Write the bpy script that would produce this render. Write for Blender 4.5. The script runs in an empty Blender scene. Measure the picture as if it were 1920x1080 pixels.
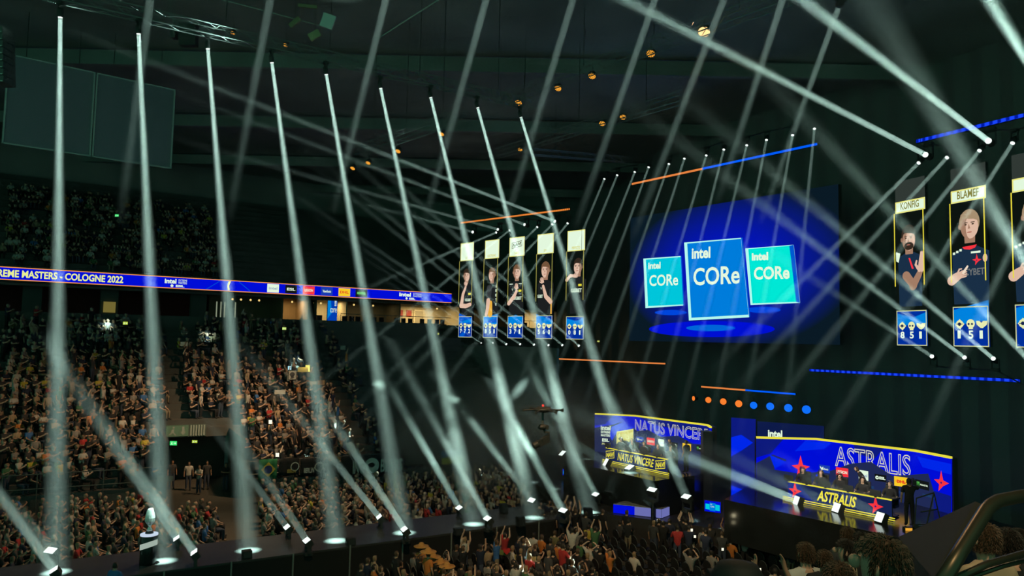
import bpy, bmesh, math, random
from mathutils import Vector, Matrix
import numpy as np

# ------------------------------------------------------------------ camera, world, exposure
S = bpy.context.scene
COL = S.collection
random.seed(7)
W, H, F = 1920, 1080, 1370.0
CAMZ = 9.6
PITCH, ROLL = math.radians(4.0), math.radians(1.15)
_X = Vector((1, 0, 0)); FW = Vector((0, math.cos(PITCH), math.sin(PITCH))); _U = Vector((0, -math.sin(PITCH), math.cos(PITCH)))
RT = _X * math.cos(ROLL) + _U * math.sin(ROLL)
UP = _U * math.cos(ROLL) - _X * math.sin(ROLL)
EYE = Vector((0, 0, CAMZ))
cam = bpy.data.cameras.new('camera'); cam_ob = bpy.data.objects.new('camera', cam); COL.objects.link(cam_ob)
cam.sensor_width = 36.0; cam.lens = F / W * 36.0; cam.clip_end = 400; cam.clip_start = 0.05
M3 = Matrix((RT, UP, -FW)).transposed()
cam_ob.matrix_world = Matrix.Translation(EYE) @ M3.to_4x4()
S.camera = cam_ob
world = bpy.data.worlds.new('world'); S.world = world; world.use_nodes = True
world.node_tree.nodes['Background'].inputs[0].default_value = (0.17, 0.64, 0.42, 1)
world.node_tree.nodes['Background'].inputs[1].default_value = 0.42
vs = S.view_settings
vs.view_transform = 'Standard'; vs.look = 'None'; vs.exposure = 0.0; vs.gamma = 1.0; vs.use_curve_mapping = False
cy = S.cycles
cy.use_denoising = True; cy.denoising_input_passes = 'RGB'; cy.volume_bounces = 0; cy.max_bounces = 4; cy.diffuse_bounces = 2; cy.glossy_bounces = 3
cy.transparent_max_bounces = 64; cy.use_light_tree = True; cy.caustics_reflective = False; cy.caustics_refractive = False
cy.sample_clamp_indirect = 4.0


def P(px, py, d):                       # the point at depth d along the camera axis
    return EYE + (FW + RT * ((px - W / 2) / F) - UP * ((py - H / 2) / F)) * d


def PZ(px, py, z):                      # the point on the horizontal plane at height z
    r = FW + RT * ((px - W / 2) / F) - UP * ((py - H / 2) / F)
    return EYE + r * ((z - CAMZ) / r.z)


def PL(px, py, o, dr):                  # the point on the vertical plane through o along dr
    r = FW + RT * ((px - W / 2) / F) - UP * ((py - H / 2) / F)
    n = Vector((-dr[1], dr[0], 0))
    t = n.dot(Vector(o) - EYE) / n.dot(r)
    return EYE + r * t


def PX(p):                              # point -> pixel
    v = Vector(p) - EYE
    d = v.dot(FW)
    return (W / 2 + F * v.dot(RT) / d, H / 2 - F * v.dot(UP) / d, d)


# ------------------------------------------------------------------ materials
MATS = {}


def pbr(name, col, rough=0.6, metal=0.0, noise=0.0, scale=3.0, spec=0.5, coat=0.0):
    if name in MATS: return MATS[name]
    m = bpy.data.materials.new(name); m.use_nodes = True
    nt = m.node_tree; b = nt.nodes['Principled BSDF']
    b.inputs['Base Color'].default_value = (*col, 1); b.inputs['Roughness'].default_value = rough
    b.inputs['Metallic'].default_value = metal; b.inputs['Specular IOR Level'].default_value = spec
    if noise:
        tc = nt.nodes.new('ShaderNodeTexCoord'); t = nt.nodes.new('ShaderNodeTexNoise'); t.inputs['Scale'].default_value = scale
        r = nt.nodes.new('ShaderNodeValToRGB')
        r.color_ramp.elements[0].position = 0.3; r.color_ramp.elements[1].position = 0.7
        r.color_ramp.elements[0].color = (*[c * (1 - noise) for c in col], 1)
        r.color_ramp.elements[1].color = (*[min(1, c * (1 + noise)) for c in col], 1)
        nt.links.new(tc.outputs['Object'], t.inputs['Vector']); nt.links.new(t.outputs['Fac'], r.inputs['Fac'])
        nt.links.new(r.outputs['Color'], b.inputs['Base Color'])
    MATS[name] = m
    return m


def emi(name, col, s=1.0, lit=False):
    if name in MATS: return MATS[name]
    m = bpy.data.materials.new(name); m.use_nodes = True; nt = m.node_tree; nt.nodes.clear()
    o = nt.nodes.new('ShaderNodeOutputMaterial'); e = nt.nodes.new('ShaderNodeEmission')
    e.inputs[0].default_value = (*col, 1); e.inputs[1].default_value = s
    nt.links.new(e.outputs[0], o.inputs['Surface'])
    m.cycles.emission_sampling = 'FRONT' if lit else 'NONE'
    MATS[name] = m
    return m


def emi_dots(name, col, dark, scale, s=1.0):          # an LED strip: bright pixels with dim gaps along its length
    m = emi(name, col, s); nt = m.node_tree
    e = [n for n in nt.nodes if n.type == 'EMISSION'][0]
    tc = nt.nodes.new('ShaderNodeTexCoord'); w = nt.nodes.new('ShaderNodeTexWave'); w.bands_direction = 'X'
    w.inputs['Scale'].default_value = scale
    r = nt.nodes.new('ShaderNodeValToRGB'); r.color_ramp.elements[0].color = (*dark, 1); r.color_ramp.elements[1].color = (*col, 1)
    r.color_ramp.elements[0].position = 0.2; r.color_ramp.elements[1].position = 0.6
    nt.links.new(tc.outputs['Object'], w.inputs['Vector']); nt.links.new(w.outputs['Fac'], r.inputs['Fac']); nt.links.new(r.outputs[0], e.inputs[0])
    return m


def haze(name, dens, col=(1, 1, 1)):
    if name in MATS: return MATS[name]
    m = bpy.data.materials.new(name); m.use_nodes = True; nt = m.node_tree; nt.nodes.clear()
    o = nt.nodes.new('ShaderNodeOutputMaterial'); v = nt.nodes.new('ShaderNodeVolumeScatter')
    v.inputs['Density'].default_value = dens; v.inputs['Color'].default_value = (*col, 1)
    nt.links.new(v.outputs[0], o.inputs['Volume'])
    MATS[name] = m
    return m


def haze_fade(name, dens, power):                     # haze that thins out along a beam (local z runs 0..1 from the lamp)
    m = haze(name, dens); nt = m.node_tree; v = [n for n in nt.nodes if n.type == 'VOLUME_SCATTER'][0]
    tc = nt.nodes.new('ShaderNodeTexCoord'); sp = nt.nodes.new('ShaderNodeSeparateXYZ'); a = nt.nodes.new('ShaderNodeMath'); a.operation = 'SUBTRACT'; a.use_clamp = True; a.inputs[0].default_value = 1.0
    b = nt.nodes.new('ShaderNodeMath'); b.operation = 'POWER'; b.inputs[1].default_value = power; c = nt.nodes.new('ShaderNodeMath'); c.operation = 'MULTIPLY'; c.inputs[1].default_value = dens
    nt.links.new(tc.outputs['Object'], sp.inputs[0]); nt.links.new(sp.outputs['Z'], a.inputs[1]); nt.links.new(a.outputs[0], b.inputs[0]); nt.links.new(b.outputs[0], c.inputs[0]); nt.links.new(c.outputs[0], v.inputs['Density'])
    return m


BLACK = pbr('black_metal', (0.035, 0.038, 0.037), 0.5)
TRUSS = pbr('truss_aluminium', (0.22, 0.25, 0.25), 0.45, 0.3)
WHITE_E = emi('screen_white', (0.76, 0.93, 0.72))
LENS_E = emi('lens_white', (0.85, 1.0, 0.92), 1.3)
YEL_E = emi('screen_yellow', (0.80, 0.72, 0.05))
YTXT_E = emi('screen_pale_yellow', (0.80, 0.86, 0.30))
BLUE_E = emi('screen_blue', (0.0, 0.004, 0.66), 1.0, True)
BLUE2_E = emi('screen_bright_blue', (0.0, 0.02, 0.80))
NAVY_E = emi('screen_navy', (0.008, 0.016, 0.075))
NAVY2_E = emi('screen_dusk_blue', (0.004, 0.010, 0.20))
RED_E = emi('screen_red', (0.90, 0.035, 0.05))
CYAN_E = emi('screen_cyan', (0.0, 0.42, 0.85))
ORANGE_E = emi('screen_orange', (0.95, 0.22, 0.03))
PANELDARK = pbr('led_panel_off', (0.010, 0.013, 0.012), 0.35)

OFF = {}


# ------------------------------------------------------------------ mesh building
class MB:
    def __init__(self): self.v, self.f, self.m = [], [], []

    def add(self, vs, fs, mi=0):
        b = len(self.v); self.v += [Vector(p) for p in vs]
        self.f += [tuple(b + i for i in f) for f in fs]; self.m += [mi] * len(fs)
        return self

    def box(self, c, s, ax=None, mi=0):
        c = Vector(c); ax = ax or (Vector((1, 0, 0)), Vector((0, 1, 0)), Vector((0, 0, 1)))
        vs = [c + ax[0] * (s[0] / 2 * i) + ax[1] * (s[1] / 2 * j) + ax[2] * (s[2] / 2 * k) for i in (-1, 1) for j in (-1, 1) for k in (-1, 1)]
        return self.add(vs, [(0, 1, 3, 2), (4, 6, 7, 5), (0, 4, 5, 1), (2, 3, 7, 6), (0, 2, 6, 4), (1, 5, 7, 3)], mi)

    def tube(self, pts, r, n=6, mi=0, cap=True):
        pts = [Vector(p) for p in pts]; rs = r if isinstance(r, (list, tuple)) else [r] * len(pts)
        vs = []; fs = []
        for i, p in enumerate(pts):
            d = (pts[min(i + 1, len(pts) - 1)] - pts[max(i - 1, 0)]).normalized()
            a = d.cross(Vector((0, 0, 1)))
            if a.length < 1e-3: a = d.cross(Vector((1, 0, 0)))
            a.normalize(); b = d.cross(a)
            vs += [p + (a * math.cos(2 * math.pi * k / n) + b * math.sin(2 * math.pi * k / n)) * rs[i] for k in range(n)]
        for i in range(len(pts) - 1):
            fs += [(i * n + k, i * n + (k + 1) % n, (i + 1) * n + (k + 1) % n, (i + 1) * n + k) for k in range(n)]
        if cap: fs += [tuple(range(n))[::-1], tuple((len(pts) - 1) * n + k for k in range(n))]
        return self.add(vs, fs, mi)

    def lathe(self, prof, c, n=24, mi=0, ribs=0, amp=0.0):
        c = Vector(c); vs = []; fs = []
        for r, z in prof:
            for k in range(n):
                a = 2 * math.pi * k / n; q = r * (1 + (amp if ribs and k % 2 else 0))
                vs.append(c + Vector((q * math.cos(a), q * math.sin(a), z)))
        for i in range(len(prof) - 1):
            fs += [(i * n + k, i * n + (k + 1) % n, (i + 1) * n + (k + 1) % n, (i + 1) * n + k) for k in range(n)]
        fs += [tuple(range(n))[::-1], tuple((len(prof) - 1) * n + k for k in range(n))]
        return self.add(vs, fs, mi)

    def ball(self, c, r, n=10, m=7, mi=0, ax=None):
        c = Vector(c); r = r if isinstance(r, (list, tuple)) else (r, r, r)
        ax = ax or (Vector((1, 0, 0)), Vector((0, 1, 0)), Vector((0, 0, 1)))
        vs = [c - ax[2] * r[2]]; fs = []
        for i in range(1, m):
            t = math.pi * i / m
            for k in range(n):
                a = 2 * math.pi * k / n
                vs.append(c + ax[0] * (r[0] * math.sin(t) * math.cos(a)) + ax[1] * (r[1] * math.sin(t) * math.sin(a)) - ax[2] * (r[2] * math.cos(t)))
        vs.append(c + ax[2] * r[2])
        for k in range(n): fs.append((0, 1 + (k + 1) % n, 1 + k))
        for i in range(m - 2):
            fs += [(1 + i * n + k, 1 + i * n + (k + 1) % n, 1 + (i + 1) * n + (k + 1) % n, 1 + (i + 1) * n + k) for k in range(n)]
        e = len(vs) - 1
        for k in range(n): fs.append((1 + (m - 2) * n + k, 1 + (m - 2) * n + (k + 1) % n, e))
        return self.add(vs, fs, mi)

    def prism(self, poly, n, depth, mi=0):          # polygon (list of points) pushed along n by depth
        a = [Vector(p) for p in poly]; k = len(a); b = [p + Vector(n) * depth for p in a]
        fs = [tuple(range(k))[::-1], tuple(range(k, 2 * k))] + [(i, (i + 1) % k, k + (i + 1) % k, k + i) for i in range(k)]
        return self.add(a + b, fs, mi)

    def build(self, name, mats, parent=None, smooth=False, loc=None):
        mats = mats if isinstance(mats, (list, tuple)) else [mats]
        o0 = OFF.get(parent.name, Vector((0, 0, 0))) if parent else Vector((0, 0, 0))
        o = Vector(loc) if loc is not None else o0
        me = bpy.data.meshes.new(name); me.from_pydata([p - o for p in self.v], [], self.f)
        for m in mats: me.materials.append(m)
        me.polygons.foreach_set('material_index', self.m)
        if smooth: me.polygons.foreach_set('use_smooth', [True] * len(self.f))
        ob = bpy.data.objects.new(name, me); COL.objects.link(ob)
        ob.location = o - o0; OFF[ob.name] = o
        if parent: ob.parent = parent
        return ob


def tag(o, label=None, cat=None, group=None, kind=None):
    if label: o['label'] = label
    if cat: o['category'] = cat
    if group: o['group'] = group
    if kind: o['kind'] = kind
    return o


def thing(name, label, cat, loc, group=None, kind=None):
    o = bpy.data.objects.new(name, None); COL.objects.link(o); o.location = Vector(loc); o.empty_display_size = 0.2
    OFF[o.name] = Vector(loc)
    return tag(o, label, cat, group, kind)


def dup(o, parent=None):
    c = o.copy(); COL.objects.link(c)
    if parent: c.parent = parent
    for ch in list(o.children): dup(ch, c)
    return c


def axes(d, up=Vector((0, 0, 1))):                   # right, forward, up for a thing that points along d
    d = Vector(d).normalized(); r = d.cross(up)
    if r.length < 1e-3: r = Vector((1, 0, 0))
    r.normalize()
    return r, d, r.cross(d)


# ------------------------------------------------------------------ flat pictures on screens
_TXT = {}


def text_geo(s, outline=False, bold=0.0):
    k = (s, outline, bold)
    if k not in _TXT:
        c = bpy.data.curves.new('t', 'FONT'); c.body = s; c.size = 1.0; c.resolution_u = 3
        if outline: c.fill_mode = 'NONE'; c.bevel_depth = outline; c.bevel_resolution = 0
        else: c.offset = bold
        o = bpy.data.objects.new('t', c); COL.objects.link(o)
        dg = bpy.context.evaluated_depsgraph_get(); ev = o.evaluated_get(dg); me = ev.to_mesh()
        v = [Vector(p.co) for p in me.vertices]; f = [tuple(p.vertices) for p in me.polygons]
        ev.to_mesh_clear(); bpy.data.objects.remove(o); bpy.data.curves.remove(c)
        x0 = min(p.x for p in v); x1 = max(p.x for p in v); y0 = min(p.y for p in v); y1 = max(p.y for p in v)
        _TXT[k] = ([Vector(((p.x - x0) / (x1 - x0), (p.y - y0) / (y1 - y0), p.z)) for p in v], f, (x1 - x0) / (y1 - y0))
    return _TXT[k]


class Flat:
    """A picture on a panel: x along ex, y along ey, layers stacked a few mm along n."""
    def __init__(self, o, ex, ey, n=None, step=0.012):
        self.o = Vector(o); self.ex = Vector(ex).normalized(); self.ey = Vector(ey).normalized()
        self.n = Vector(n) if n is not None else self.ex.cross(self.ey)
        if self.n.dot(EYE - self.o) < 0: self.n = -self.n
        self.step = step; self.mb = MB(); self.mats = []

    def pt(self, x, y, l=0): return self.o + self.ex * x + self.ey * y + self.n * (l * self.step)

    def mi(self, m):
        if m not in self.mats: self.mats.append(m)
        return self.mats.index(m)

    def poly(self, pts, m, l=1):
        self.mb.add([self.pt(x, y, l) for x, y in pts], [tuple(range(len(pts)))], self.mi(m)); return self

    def rect(self, x0, y0, x1, y1, m, l=1): return self.poly([(x0, y0), (x1, y0), (x1, y1), (x0, y1)], m, l)

    def frame(self, x0, y0, x1, y1, t, m, l=1):
        self.rect(x0, y0, x1, y0 + t, m, l); self.rect(x0, y1 - t, x1, y1, m, l)
        self.rect(x0, y0 + t, x0 + t, y1 - t, m, l); return self.rect(x1 - t, y0 + t, x1, y1 - t, m, l)

    def ell(self, cx, cy, rx, ry, m, l=1, n=20, a0=0, a1=360):
        return self.poly([(cx + rx * math.cos(math.radians(a0 + (a1 - a0) * k / n)), cy + ry * math.sin(math.radians(a0 + (a1 - a0) * k / n))) for k in range(n if a1 - a0 == 360 else n + 1)], m, l)

    def text(self, s, x, y, h, m, l=2, w=None, shear=0.0, outline=False, bold=0.0, mirror=False, skew=0.0):
        v, f, asp = text_geo(s, outline, bold); w = w or asp * h
        self.mb.add([self.pt(x + p.x * w + p.y * h * shear, y + p.y * h + p.x * w * skew, l) + self.n * (max(0, p.z) * h if outline else 0) for p in v], f, self.mi(m)); return self

    def build(self, name, parent=None): return self.mb.build(name, self.mats, parent)


def sub(fl, x, y, sx, sy):                           # a child frame of a picture, for icons and logos
    g = Flat.__new__(Flat); g.o = fl.pt(x, y, 0); g.ex = fl.ex; g.ey = fl.ey; g.n = fl.n; g.step = fl.step; g.mb = fl.mb; g.mats = fl.mats
    base = g.pt
    g.pt = lambda a, b, l=0: g.o + g.ex * (a * sx) + g.ey * (b * sy) + g.n * (l * g.step)
    g.mi = fl.mi
    return g


# ------------------------------------------------------------------ the setting
UD = Vector((0.83, 0.557, 0)).normalized()           # along the hall towards the stage
VD = Vector((-UD.y, UD.x, 0))                        # across the hall towards the far stand
WL1, WLD = Vector((-4.35, 69.3, 0)), Vector((9.6, -9.4, 0)).normalized()
WM0, WMD = Vector((8.0, 57.5, 0)), Vector((0.604, -0.797, 0))
WR1, WRD = Vector((21.4, 39.1, 0)), Vector((1.2, -3.2, 0)).normalized()

CONC = pbr('dark_concrete', (0.09, 0.094, 0.09), 0.8, 0, 0.25, 0.6)
FLOORM = pbr('floor_grey_brown', (0.075, 0.072, 0.060), 0.7, 0, 0.2, 0.4)
WALLM = pbr('hall_wall_dark', (0.26, 0.265, 0.26), 0.9, 0, 0.2, 0.3)
DRAPE = pbr('black_drape', (0.20, 0.205, 0.205), 0.95)
ROOFM = pbr('roof_black', (0.26, 0.27, 0.265), 0.95, 0, 0.3, 0.25)

tag(MB().add([(-75, -6, 0), (60, -6, 0), (60, 120, 0), (-75, 120, 0)], [(0, 1, 2, 3)]).build('floor', FLOORM), 'dark grey brown hall floor under the crowd', kind='structure')
rf = MB()
rf.add([(-75, 5, 27), (60, 5, 27), (60, 120, 27), (-75, 120, 27)], [(3, 2, 1, 0)])
for k in range(8):
    rf.box((-7, 18 + 13 * k, 26.4), (130, 0.35, 0.9))
tag(rf.build('ceiling', ROOFM), 'black hall roof with steel girders', kind='structure')

# the fascia line that carries the LED ribbon
RZ = 13.85
RB0 = PZ(0, 512, RZ); RB1 = PZ(845, 559.5, RZ)
RD = (RB1 - RB0); RD.z = 0; RLEN = RD.length; RD.normalize(); RN = Vector((-RD.y, RD.x, 0))   # RN points away from the camera


def fac(s, back, z): return Vector((RB0.x, RB0.y, 0)) + RD * s + RN * back + Vector((0, 0, z))


def facs(px, z, back=0.0):                           # s on the fascia of a pixel column
    p = PL(px, 560, fac(0, back, 0), RD); return (p - fac(0, back, 0)).dot(RD)


S_END = facs(1046, 11, 0)
# upper tier: steps from the ribbon up and back
ut = MB()
for r in range(16):
    z0, z1 = 14.4 + 0.62 * r, 14.4 + 0.62 * (r + 1)
    ut.add([fac(-30, 0.4 + 0.8 * r, z0 - .6), fac(S_END + 6, 0.4 + 0.8 * r, z0 - .6), fac(S_END + 6, 0.4 + 0.8 * r, z1 - .6), fac(-30, 0.4 + 0.8 * r, z1 - .6)], [(0, 1, 2, 3)])
    ut.add([fac(-30, 0.4 + 0.8 * r, z1 - .6), fac(S_END + 6, 0.4 + 0.8 * r, z1 - .6), fac(S_END + 6, 1.2 + 0.8 * r, z1 - .6), fac(-30, 1.2 + 0.8 * r, z1 - .6)], [(0, 1, 2, 3)])
tag(ut.build('upper_tier_floor', CONC), 'dark upper seating tier above the LED ribbon', kind='structure')
wl = MB()
wl.box(fac(S_END / 2 - 12, 13.4, 22), (S_END + 60, 0.3, 14), (RD, RN, Vector((0, 0, 1))))
tag(wl.build('wall_left', WALLM), 'dark hall wall behind the upper tier', kind='structure')
# fascia beam behind the ribbon and the slab over the boxes
fb = MB()
fb.box(fac(S_END / 2 - 14, 0.35, 13.75), (S_END + 34, 0.5, 1.5), (RD, RN, Vector((0, 0, 1))))
fb.box(fac(S_END / 2 - 14, 3.2, 13.3), (S_END + 34, 6.2, 0.25), (RD, RN, Vector((0, 0, 1))))
tag(fb.build('trim_1', CONC), 'concrete fascia beam that carries the LED ribbon', kind='structure')

# lower stand
SB = PZ(640, 852, 2.2); SA = PZ(20, 888, 2.2)
SDIR = (SB - SA); SDIR.z = 0; SDIR.normalize(); SN = Vector((-SDIR.y, SDIR.x, 0))
NROW, RDEP, RRISE, ROW0 = 21, 0.86, 0.43, 1.0


def st(s, back, z): return Vector((SA.x, SA.y, 0)) + SDIR * s + SN * back + Vector((0, 0, z))


def st_s(px, py, back, z):
    p = PL(px, py, st(0, back, 0), SDIR); return (p - st(0, back, 0)).dot(SDIR)


S_L, S_R = -26.0, 33.0
TUN0, TUN1, TUNR = st_s(312, 850, 0, 2), st_s(455, 850, 0, 2), 6     # the tunnel mouth in the stand
gs = MB()
for r in range(NROW):
    z = ROW0 + RRISE * r
    for a, b in (((S_L, TUN0), (TUN1, S_R)) if r < TUNR else ((S_L, S_R),)):
        zb = 0 if r == 0 or (r == TUNR) else z - RRISE
        if r == TUNR: zb = 3.0
        gs.add([st(a, RDEP * r, zb), st(b, RDEP * r, zb), st(b, RDEP * r, z), st(a, RDEP * r, z)], [(0, 1, 2, 3)])
        gs.add([st(a, RDEP * r, z), st(b, RDEP * r, z), st(b, RDEP * (r + 1), z), st(a, RDEP * (r + 1), z)], [(0, 1, 2, 3)])
for s in (TUN0, TUN1):
    gs.box(st(s, RDEP * TUNR / 2, 1.75), (0.2, RDEP * TUNR, 3.5), (SDIR, SN, Vector((0, 0, 1))))
gs.box(st((TUN0 + TUN1) / 2, RDEP * TUNR + 2.5, 1.5), (TUN1 - TUN0, 0.2, 3.0), (SDIR, SN, Vector((0, 0, 1))))
tag(gs.build('grandstand_floor', CONC), 'concrete steps of the lower stand', kind='structure')
STOP = ROW0 + RRISE * (NROW - 1)
# wall between the stand's last row and the boxes
fw = MB()
fw.add([st(S_L, RDEP * NROW, STOP - .5), st(S_R - 2, RDEP * NROW, STOP - .5), st(S_R - 2, RDEP * NROW, STOP + 1.3), st(S_L, RDEP * NROW, STOP + 1.3)], [(0, 1, 2, 3)])
tag(fw.build('wall_front', pbr('stand_rear_wall', (0.10, 0.105, 0.10), 0.9)), 'grey parapet wall behind the last row of the lower stand', kind='structure')
# back wall of the boxes
BXF = 10.55
bw = MB()
S_BX = facs(520, 11, 3.5)
bw.box(fac(-16 + S_BX / 2, 5.6, 11.9), (S_BX + 32, 0.3, 2.9), (RD, RN, Vector((0, 0, 1))))
tag(bw.build('wall_back', pbr('concourse_red', (0.10, 0.012, 0.010), 0.8)), 'dark red concourse wall under the LED ribbon', kind='structure')
# wall that closes the stand's stage end below the boxes
ew = MB()
ew.box(fac((facs(760, 8, 0) + S_END) / 2 + 2, 0.6, 5.1), (S_END - facs(760, 8, 0) + 6, 0.2, 10.2), (RD, RN, Vector((0, 0, 1))))
ew.box(st(S_R, RDEP * NROW / 2, 4.5), (0.2, RDEP * NROW, 9.0), (SDIR, SN, Vector((0, 0, 1))))
tag(ew.build('wall_end', DRAPE), 'dark curtain wall closing the stage end of the lower stand', kind='structure')
# drapes behind the stage
dp = MB()
pts = [fac(S_END, 1.0, 0), fac(S_END + 1.5, -9, 0), Vector((13.5, 61.5, 0)), Vector((26, 43.5, 0)), Vector((31, 33, 0)), Vector((36, 14, 0)), Vector((40, -5, 0))]
for a, b in zip(pts, pts[1:]):
    n = 2 * max(1, int((b - a).length / 1.6)); sd = (b - a).normalized().cross(Vector((0, 0, 1)))
    q = [a + (b - a) * (i / n) + sd * (0.2 if i % 2 else 0) for i in range(n + 1)]
    for i in range(n): dp.add([q[i], q[i + 1], q[i + 1] + Vector((0, 0, 27)), q[i] + Vector((0, 0, 27))], [(0, 1, 2, 3)])
tag(dp.build('wall_right', DRAPE), 'tall black pleated drapes behind the stage', kind='structure')

# ------------------------------------------------------------------ lamps and their beams
BEAMCOL = (0.64, 1.0, 0.87)
HZ = haze('haze_scatter', 0.020)
HZF = haze_fade('haze_thinning', 0.024, 0.8)
HZW = haze_fade('haze_thinning_fast', 0.026, 1.1)
BASES = {}


def moving_head(p, d, label, group, r=0.09, hang=True, cat='stage light'):
    """A moving head lamp: base, yoke and barrel, with a glowing lens."""
    p = Vector(p); rx, fd, uz = axes(d)
    t = thing('moving_head_light', label, cat, p, group)
    k = r / 0.09
    b = MB()
    c = p - fd * (0.22 * k)
    b.tube([p - fd * 0.03, p - fd * (0.10 * k), p - fd * (0.34 * k), p - fd * (0.42 * k)], [r * 1.15, r * 1.25, r * 1.3, r * 0.8], 12)
    b.build('head', BLACK, t, True)
    side = Vector((0, 0, 1)) if hang else Vector((0, 0, -1))
    y = MB(); hx = Vector((rx.x, rx.y, 0)).normalized() if Vector((rx.x, rx.y, 0)).length > .05 else Vector((1, 0, 0))
    for s in (-1, 1): y.box(c + hx * (s * r * 1.55) + side * (0.15 * k), (0.03 * k, 0.09 * k, 0.42 * k), (hx, hx.cross(Vector((0, 0, 1))), Vector((0, 0, 1))))
    y.box(c + side * (0.345 * k), (r * 3.1 + .03, 0.09 * k, 0.04 * k), (hx, hx.cross(Vector((0, 0, 1))), Vector((0, 0, 1))))
    y.build('yoke', BLACK, t)
    BASES.setdefault(group, []).append(c + side * (0.41 * k))
    MB().box(c + side * (0.41 * k), (0.30 * k, 0.24 * k, 0.12 * k), (hx, hx.cross(Vector((0, 0, 1))), Vector((0, 0, 1)))).build('base', BLACK, t)
    MB().tube([p - fd * 0.031, p - fd * 0.02], r, 16).build('lens', LENS_E, t)
    return t


def light_area(p, d, size, spread, power, col, shape='DISK', size_y=None, up=None):
    ld = bpy.data.lights.new('beam_lamp', 'AREA'); ld.shape = shape; ld.size = size
    if size_y: ld.size_y = size_y
    ld.spread = spread; ld.energy = power; ld.color = col
    lo = bpy.data.objects.new('beam_lamp', ld); COL.objects.link(lo)
    rx, fd, uz = axes(d)
    if up is not None: rx, uz = up
    lo.matrix_world = Matrix.Translation(p) @ Matrix((rx, uz, -fd)).transposed().to_4x4()
    return lo


NBEAM = [0]


def beam(a, b, r0, half, power, label, group, col=BEAMCOL, rect=None, mat=None):
    """A shaft of haze with a narrow lamp at its head."""
    a = Vector(a); b = Vector(b); d = b - a; L = d.length; rx, fd, uz = axes(d)
    h = math.radians(half); r1 = r0 + L * math.tan(h)
    if rect:
        light_area(a, d, rect[0], 2 * h, power, col, 'RECTANGLE', rect[1])
    else:
        light_area(a, d, 2 * r0, 2 * h, power, col)
    m = MB(); g = 0.012 / L
    if rect:
        q = [(-1, -1), (1, -1), (1, 1), (-1, 1)]; n = 4; e = L * math.tan(h)
        v = [(i * rect[0] / 2, j * rect[1] / 2, g) for i, j in q] + [(i * (rect[0] / 2 + e), j * (rect[1] / 2 + e), 1) for i, j in q]
    else:
        n = 20
        v = [(math.cos(2 * math.pi * k / n) * r0, math.sin(2 * math.pi * k / n) * r0, g) for k in range(n)]
        v += [(math.cos(2 * math.pi * k / n) * r1, math.sin(2 * math.pi * k / n) * r1, 1) for k in range(n)]
    f = [(k, (k + 1) % n, n + (k + 1) % n, n + k) for k in range(n)] + [tuple(range(n))[::-1], tuple(range(n, 2 * n))]
    m.add(v, f)
    o = m.build('light_beam', mat or HZ)
    o.matrix_world = Matrix.Translation(a) @ Matrix((rx, -uz, fd)).transposed().to_4x4() @ Matrix.Diagonal((1, 1, L, 1))
    bm = bmesh.new(); bm.from_mesh(o.data); bmesh.ops.recalc_face_normals(bm, faces=bm.faces); bm.to_mesh(o.data); bm.free()
    tag(o, label, 'light beam', group, 'stuff')
    NBEAM[0] += 1
    return o


ORD = 'first second third fourth fifth sixth seventh eighth ninth tenth eleventh twelfth'.split()


def lamp_beam(a, b, lab_lamp, lab_beam, grp, r0=0.09, half=1.2, power=30, hang=True, col=BEAMCOL, mat=None):
    moving_head(a, Vector(b) - Vector(a), lab_lamp, grp + ' lamps', r0, hang)
    beam(a, b, r0 * 0.95, half, power, lab_beam, grp + ' beams', col, None, mat)


# A: nine lamps in a row under the roof, shining down on the runway
rowA = [((113, 34), (105, 1072)), ((260, 65), (306, 1051)), ((390, 93), (466, 1031)), ((510, 119), (630, 1013)), ((612, 141), (758, 998)),
        ((714, 167), (888, 982)), ((808, 184), (1000, 970)), ((896, 203), (1105, 960)), ((977, 221), (1200, 950))]
for i, (a, b) in enumerate(rowA):
    pa = PZ(a[0], a[1], 20.5); pb = PZ(b[0], b[1], 1.22)
    lamp_beam(pa, pa + (pb - pa) * 1.01, 'lamp at the top of the %s tall white beam from the left' % ORD[i],
              'tall white beam falling to the runway, %s from the left' % ORD[i], 'runway', 0.075, 1.45, 58)

# B: twelve lamps above the big screen
rowB = [((1133, 336), (940, 800)), ((1157, 329), (965, 800)), ((1190, 323), (995, 820)), ((1216, 314), (1030, 820)), ((1254, 308), (1075, 820)), ((1283, 298), (1115, 820)),
        ((1324, 292), (1165, 830)), ((1357, 281), (1216, 830)), ((1400, 273), (1265, 830)), ((1437, 263), (1326, 830)), ((1486, 254), (1385, 830)), ((1527, 242), (1468, 830))]
for i, (a, b) in enumerate(rowB):
    pa = PL(a[0], a[1], WM0 - Vector((0.6, 0.45, 0)), WMD)
    pb = P(b[0], b[1], PX(pa)[2] - 10)
    lamp_beam(pa, pb, 'small lamp above the big screen, %s from the left' % ORD[i],
              'thin beam slanting down in front of the big screen, %s from the left' % ORD[i], 'big screen', 0.09, 0.75, 7, True, BEAMCOL, HZF)

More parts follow.
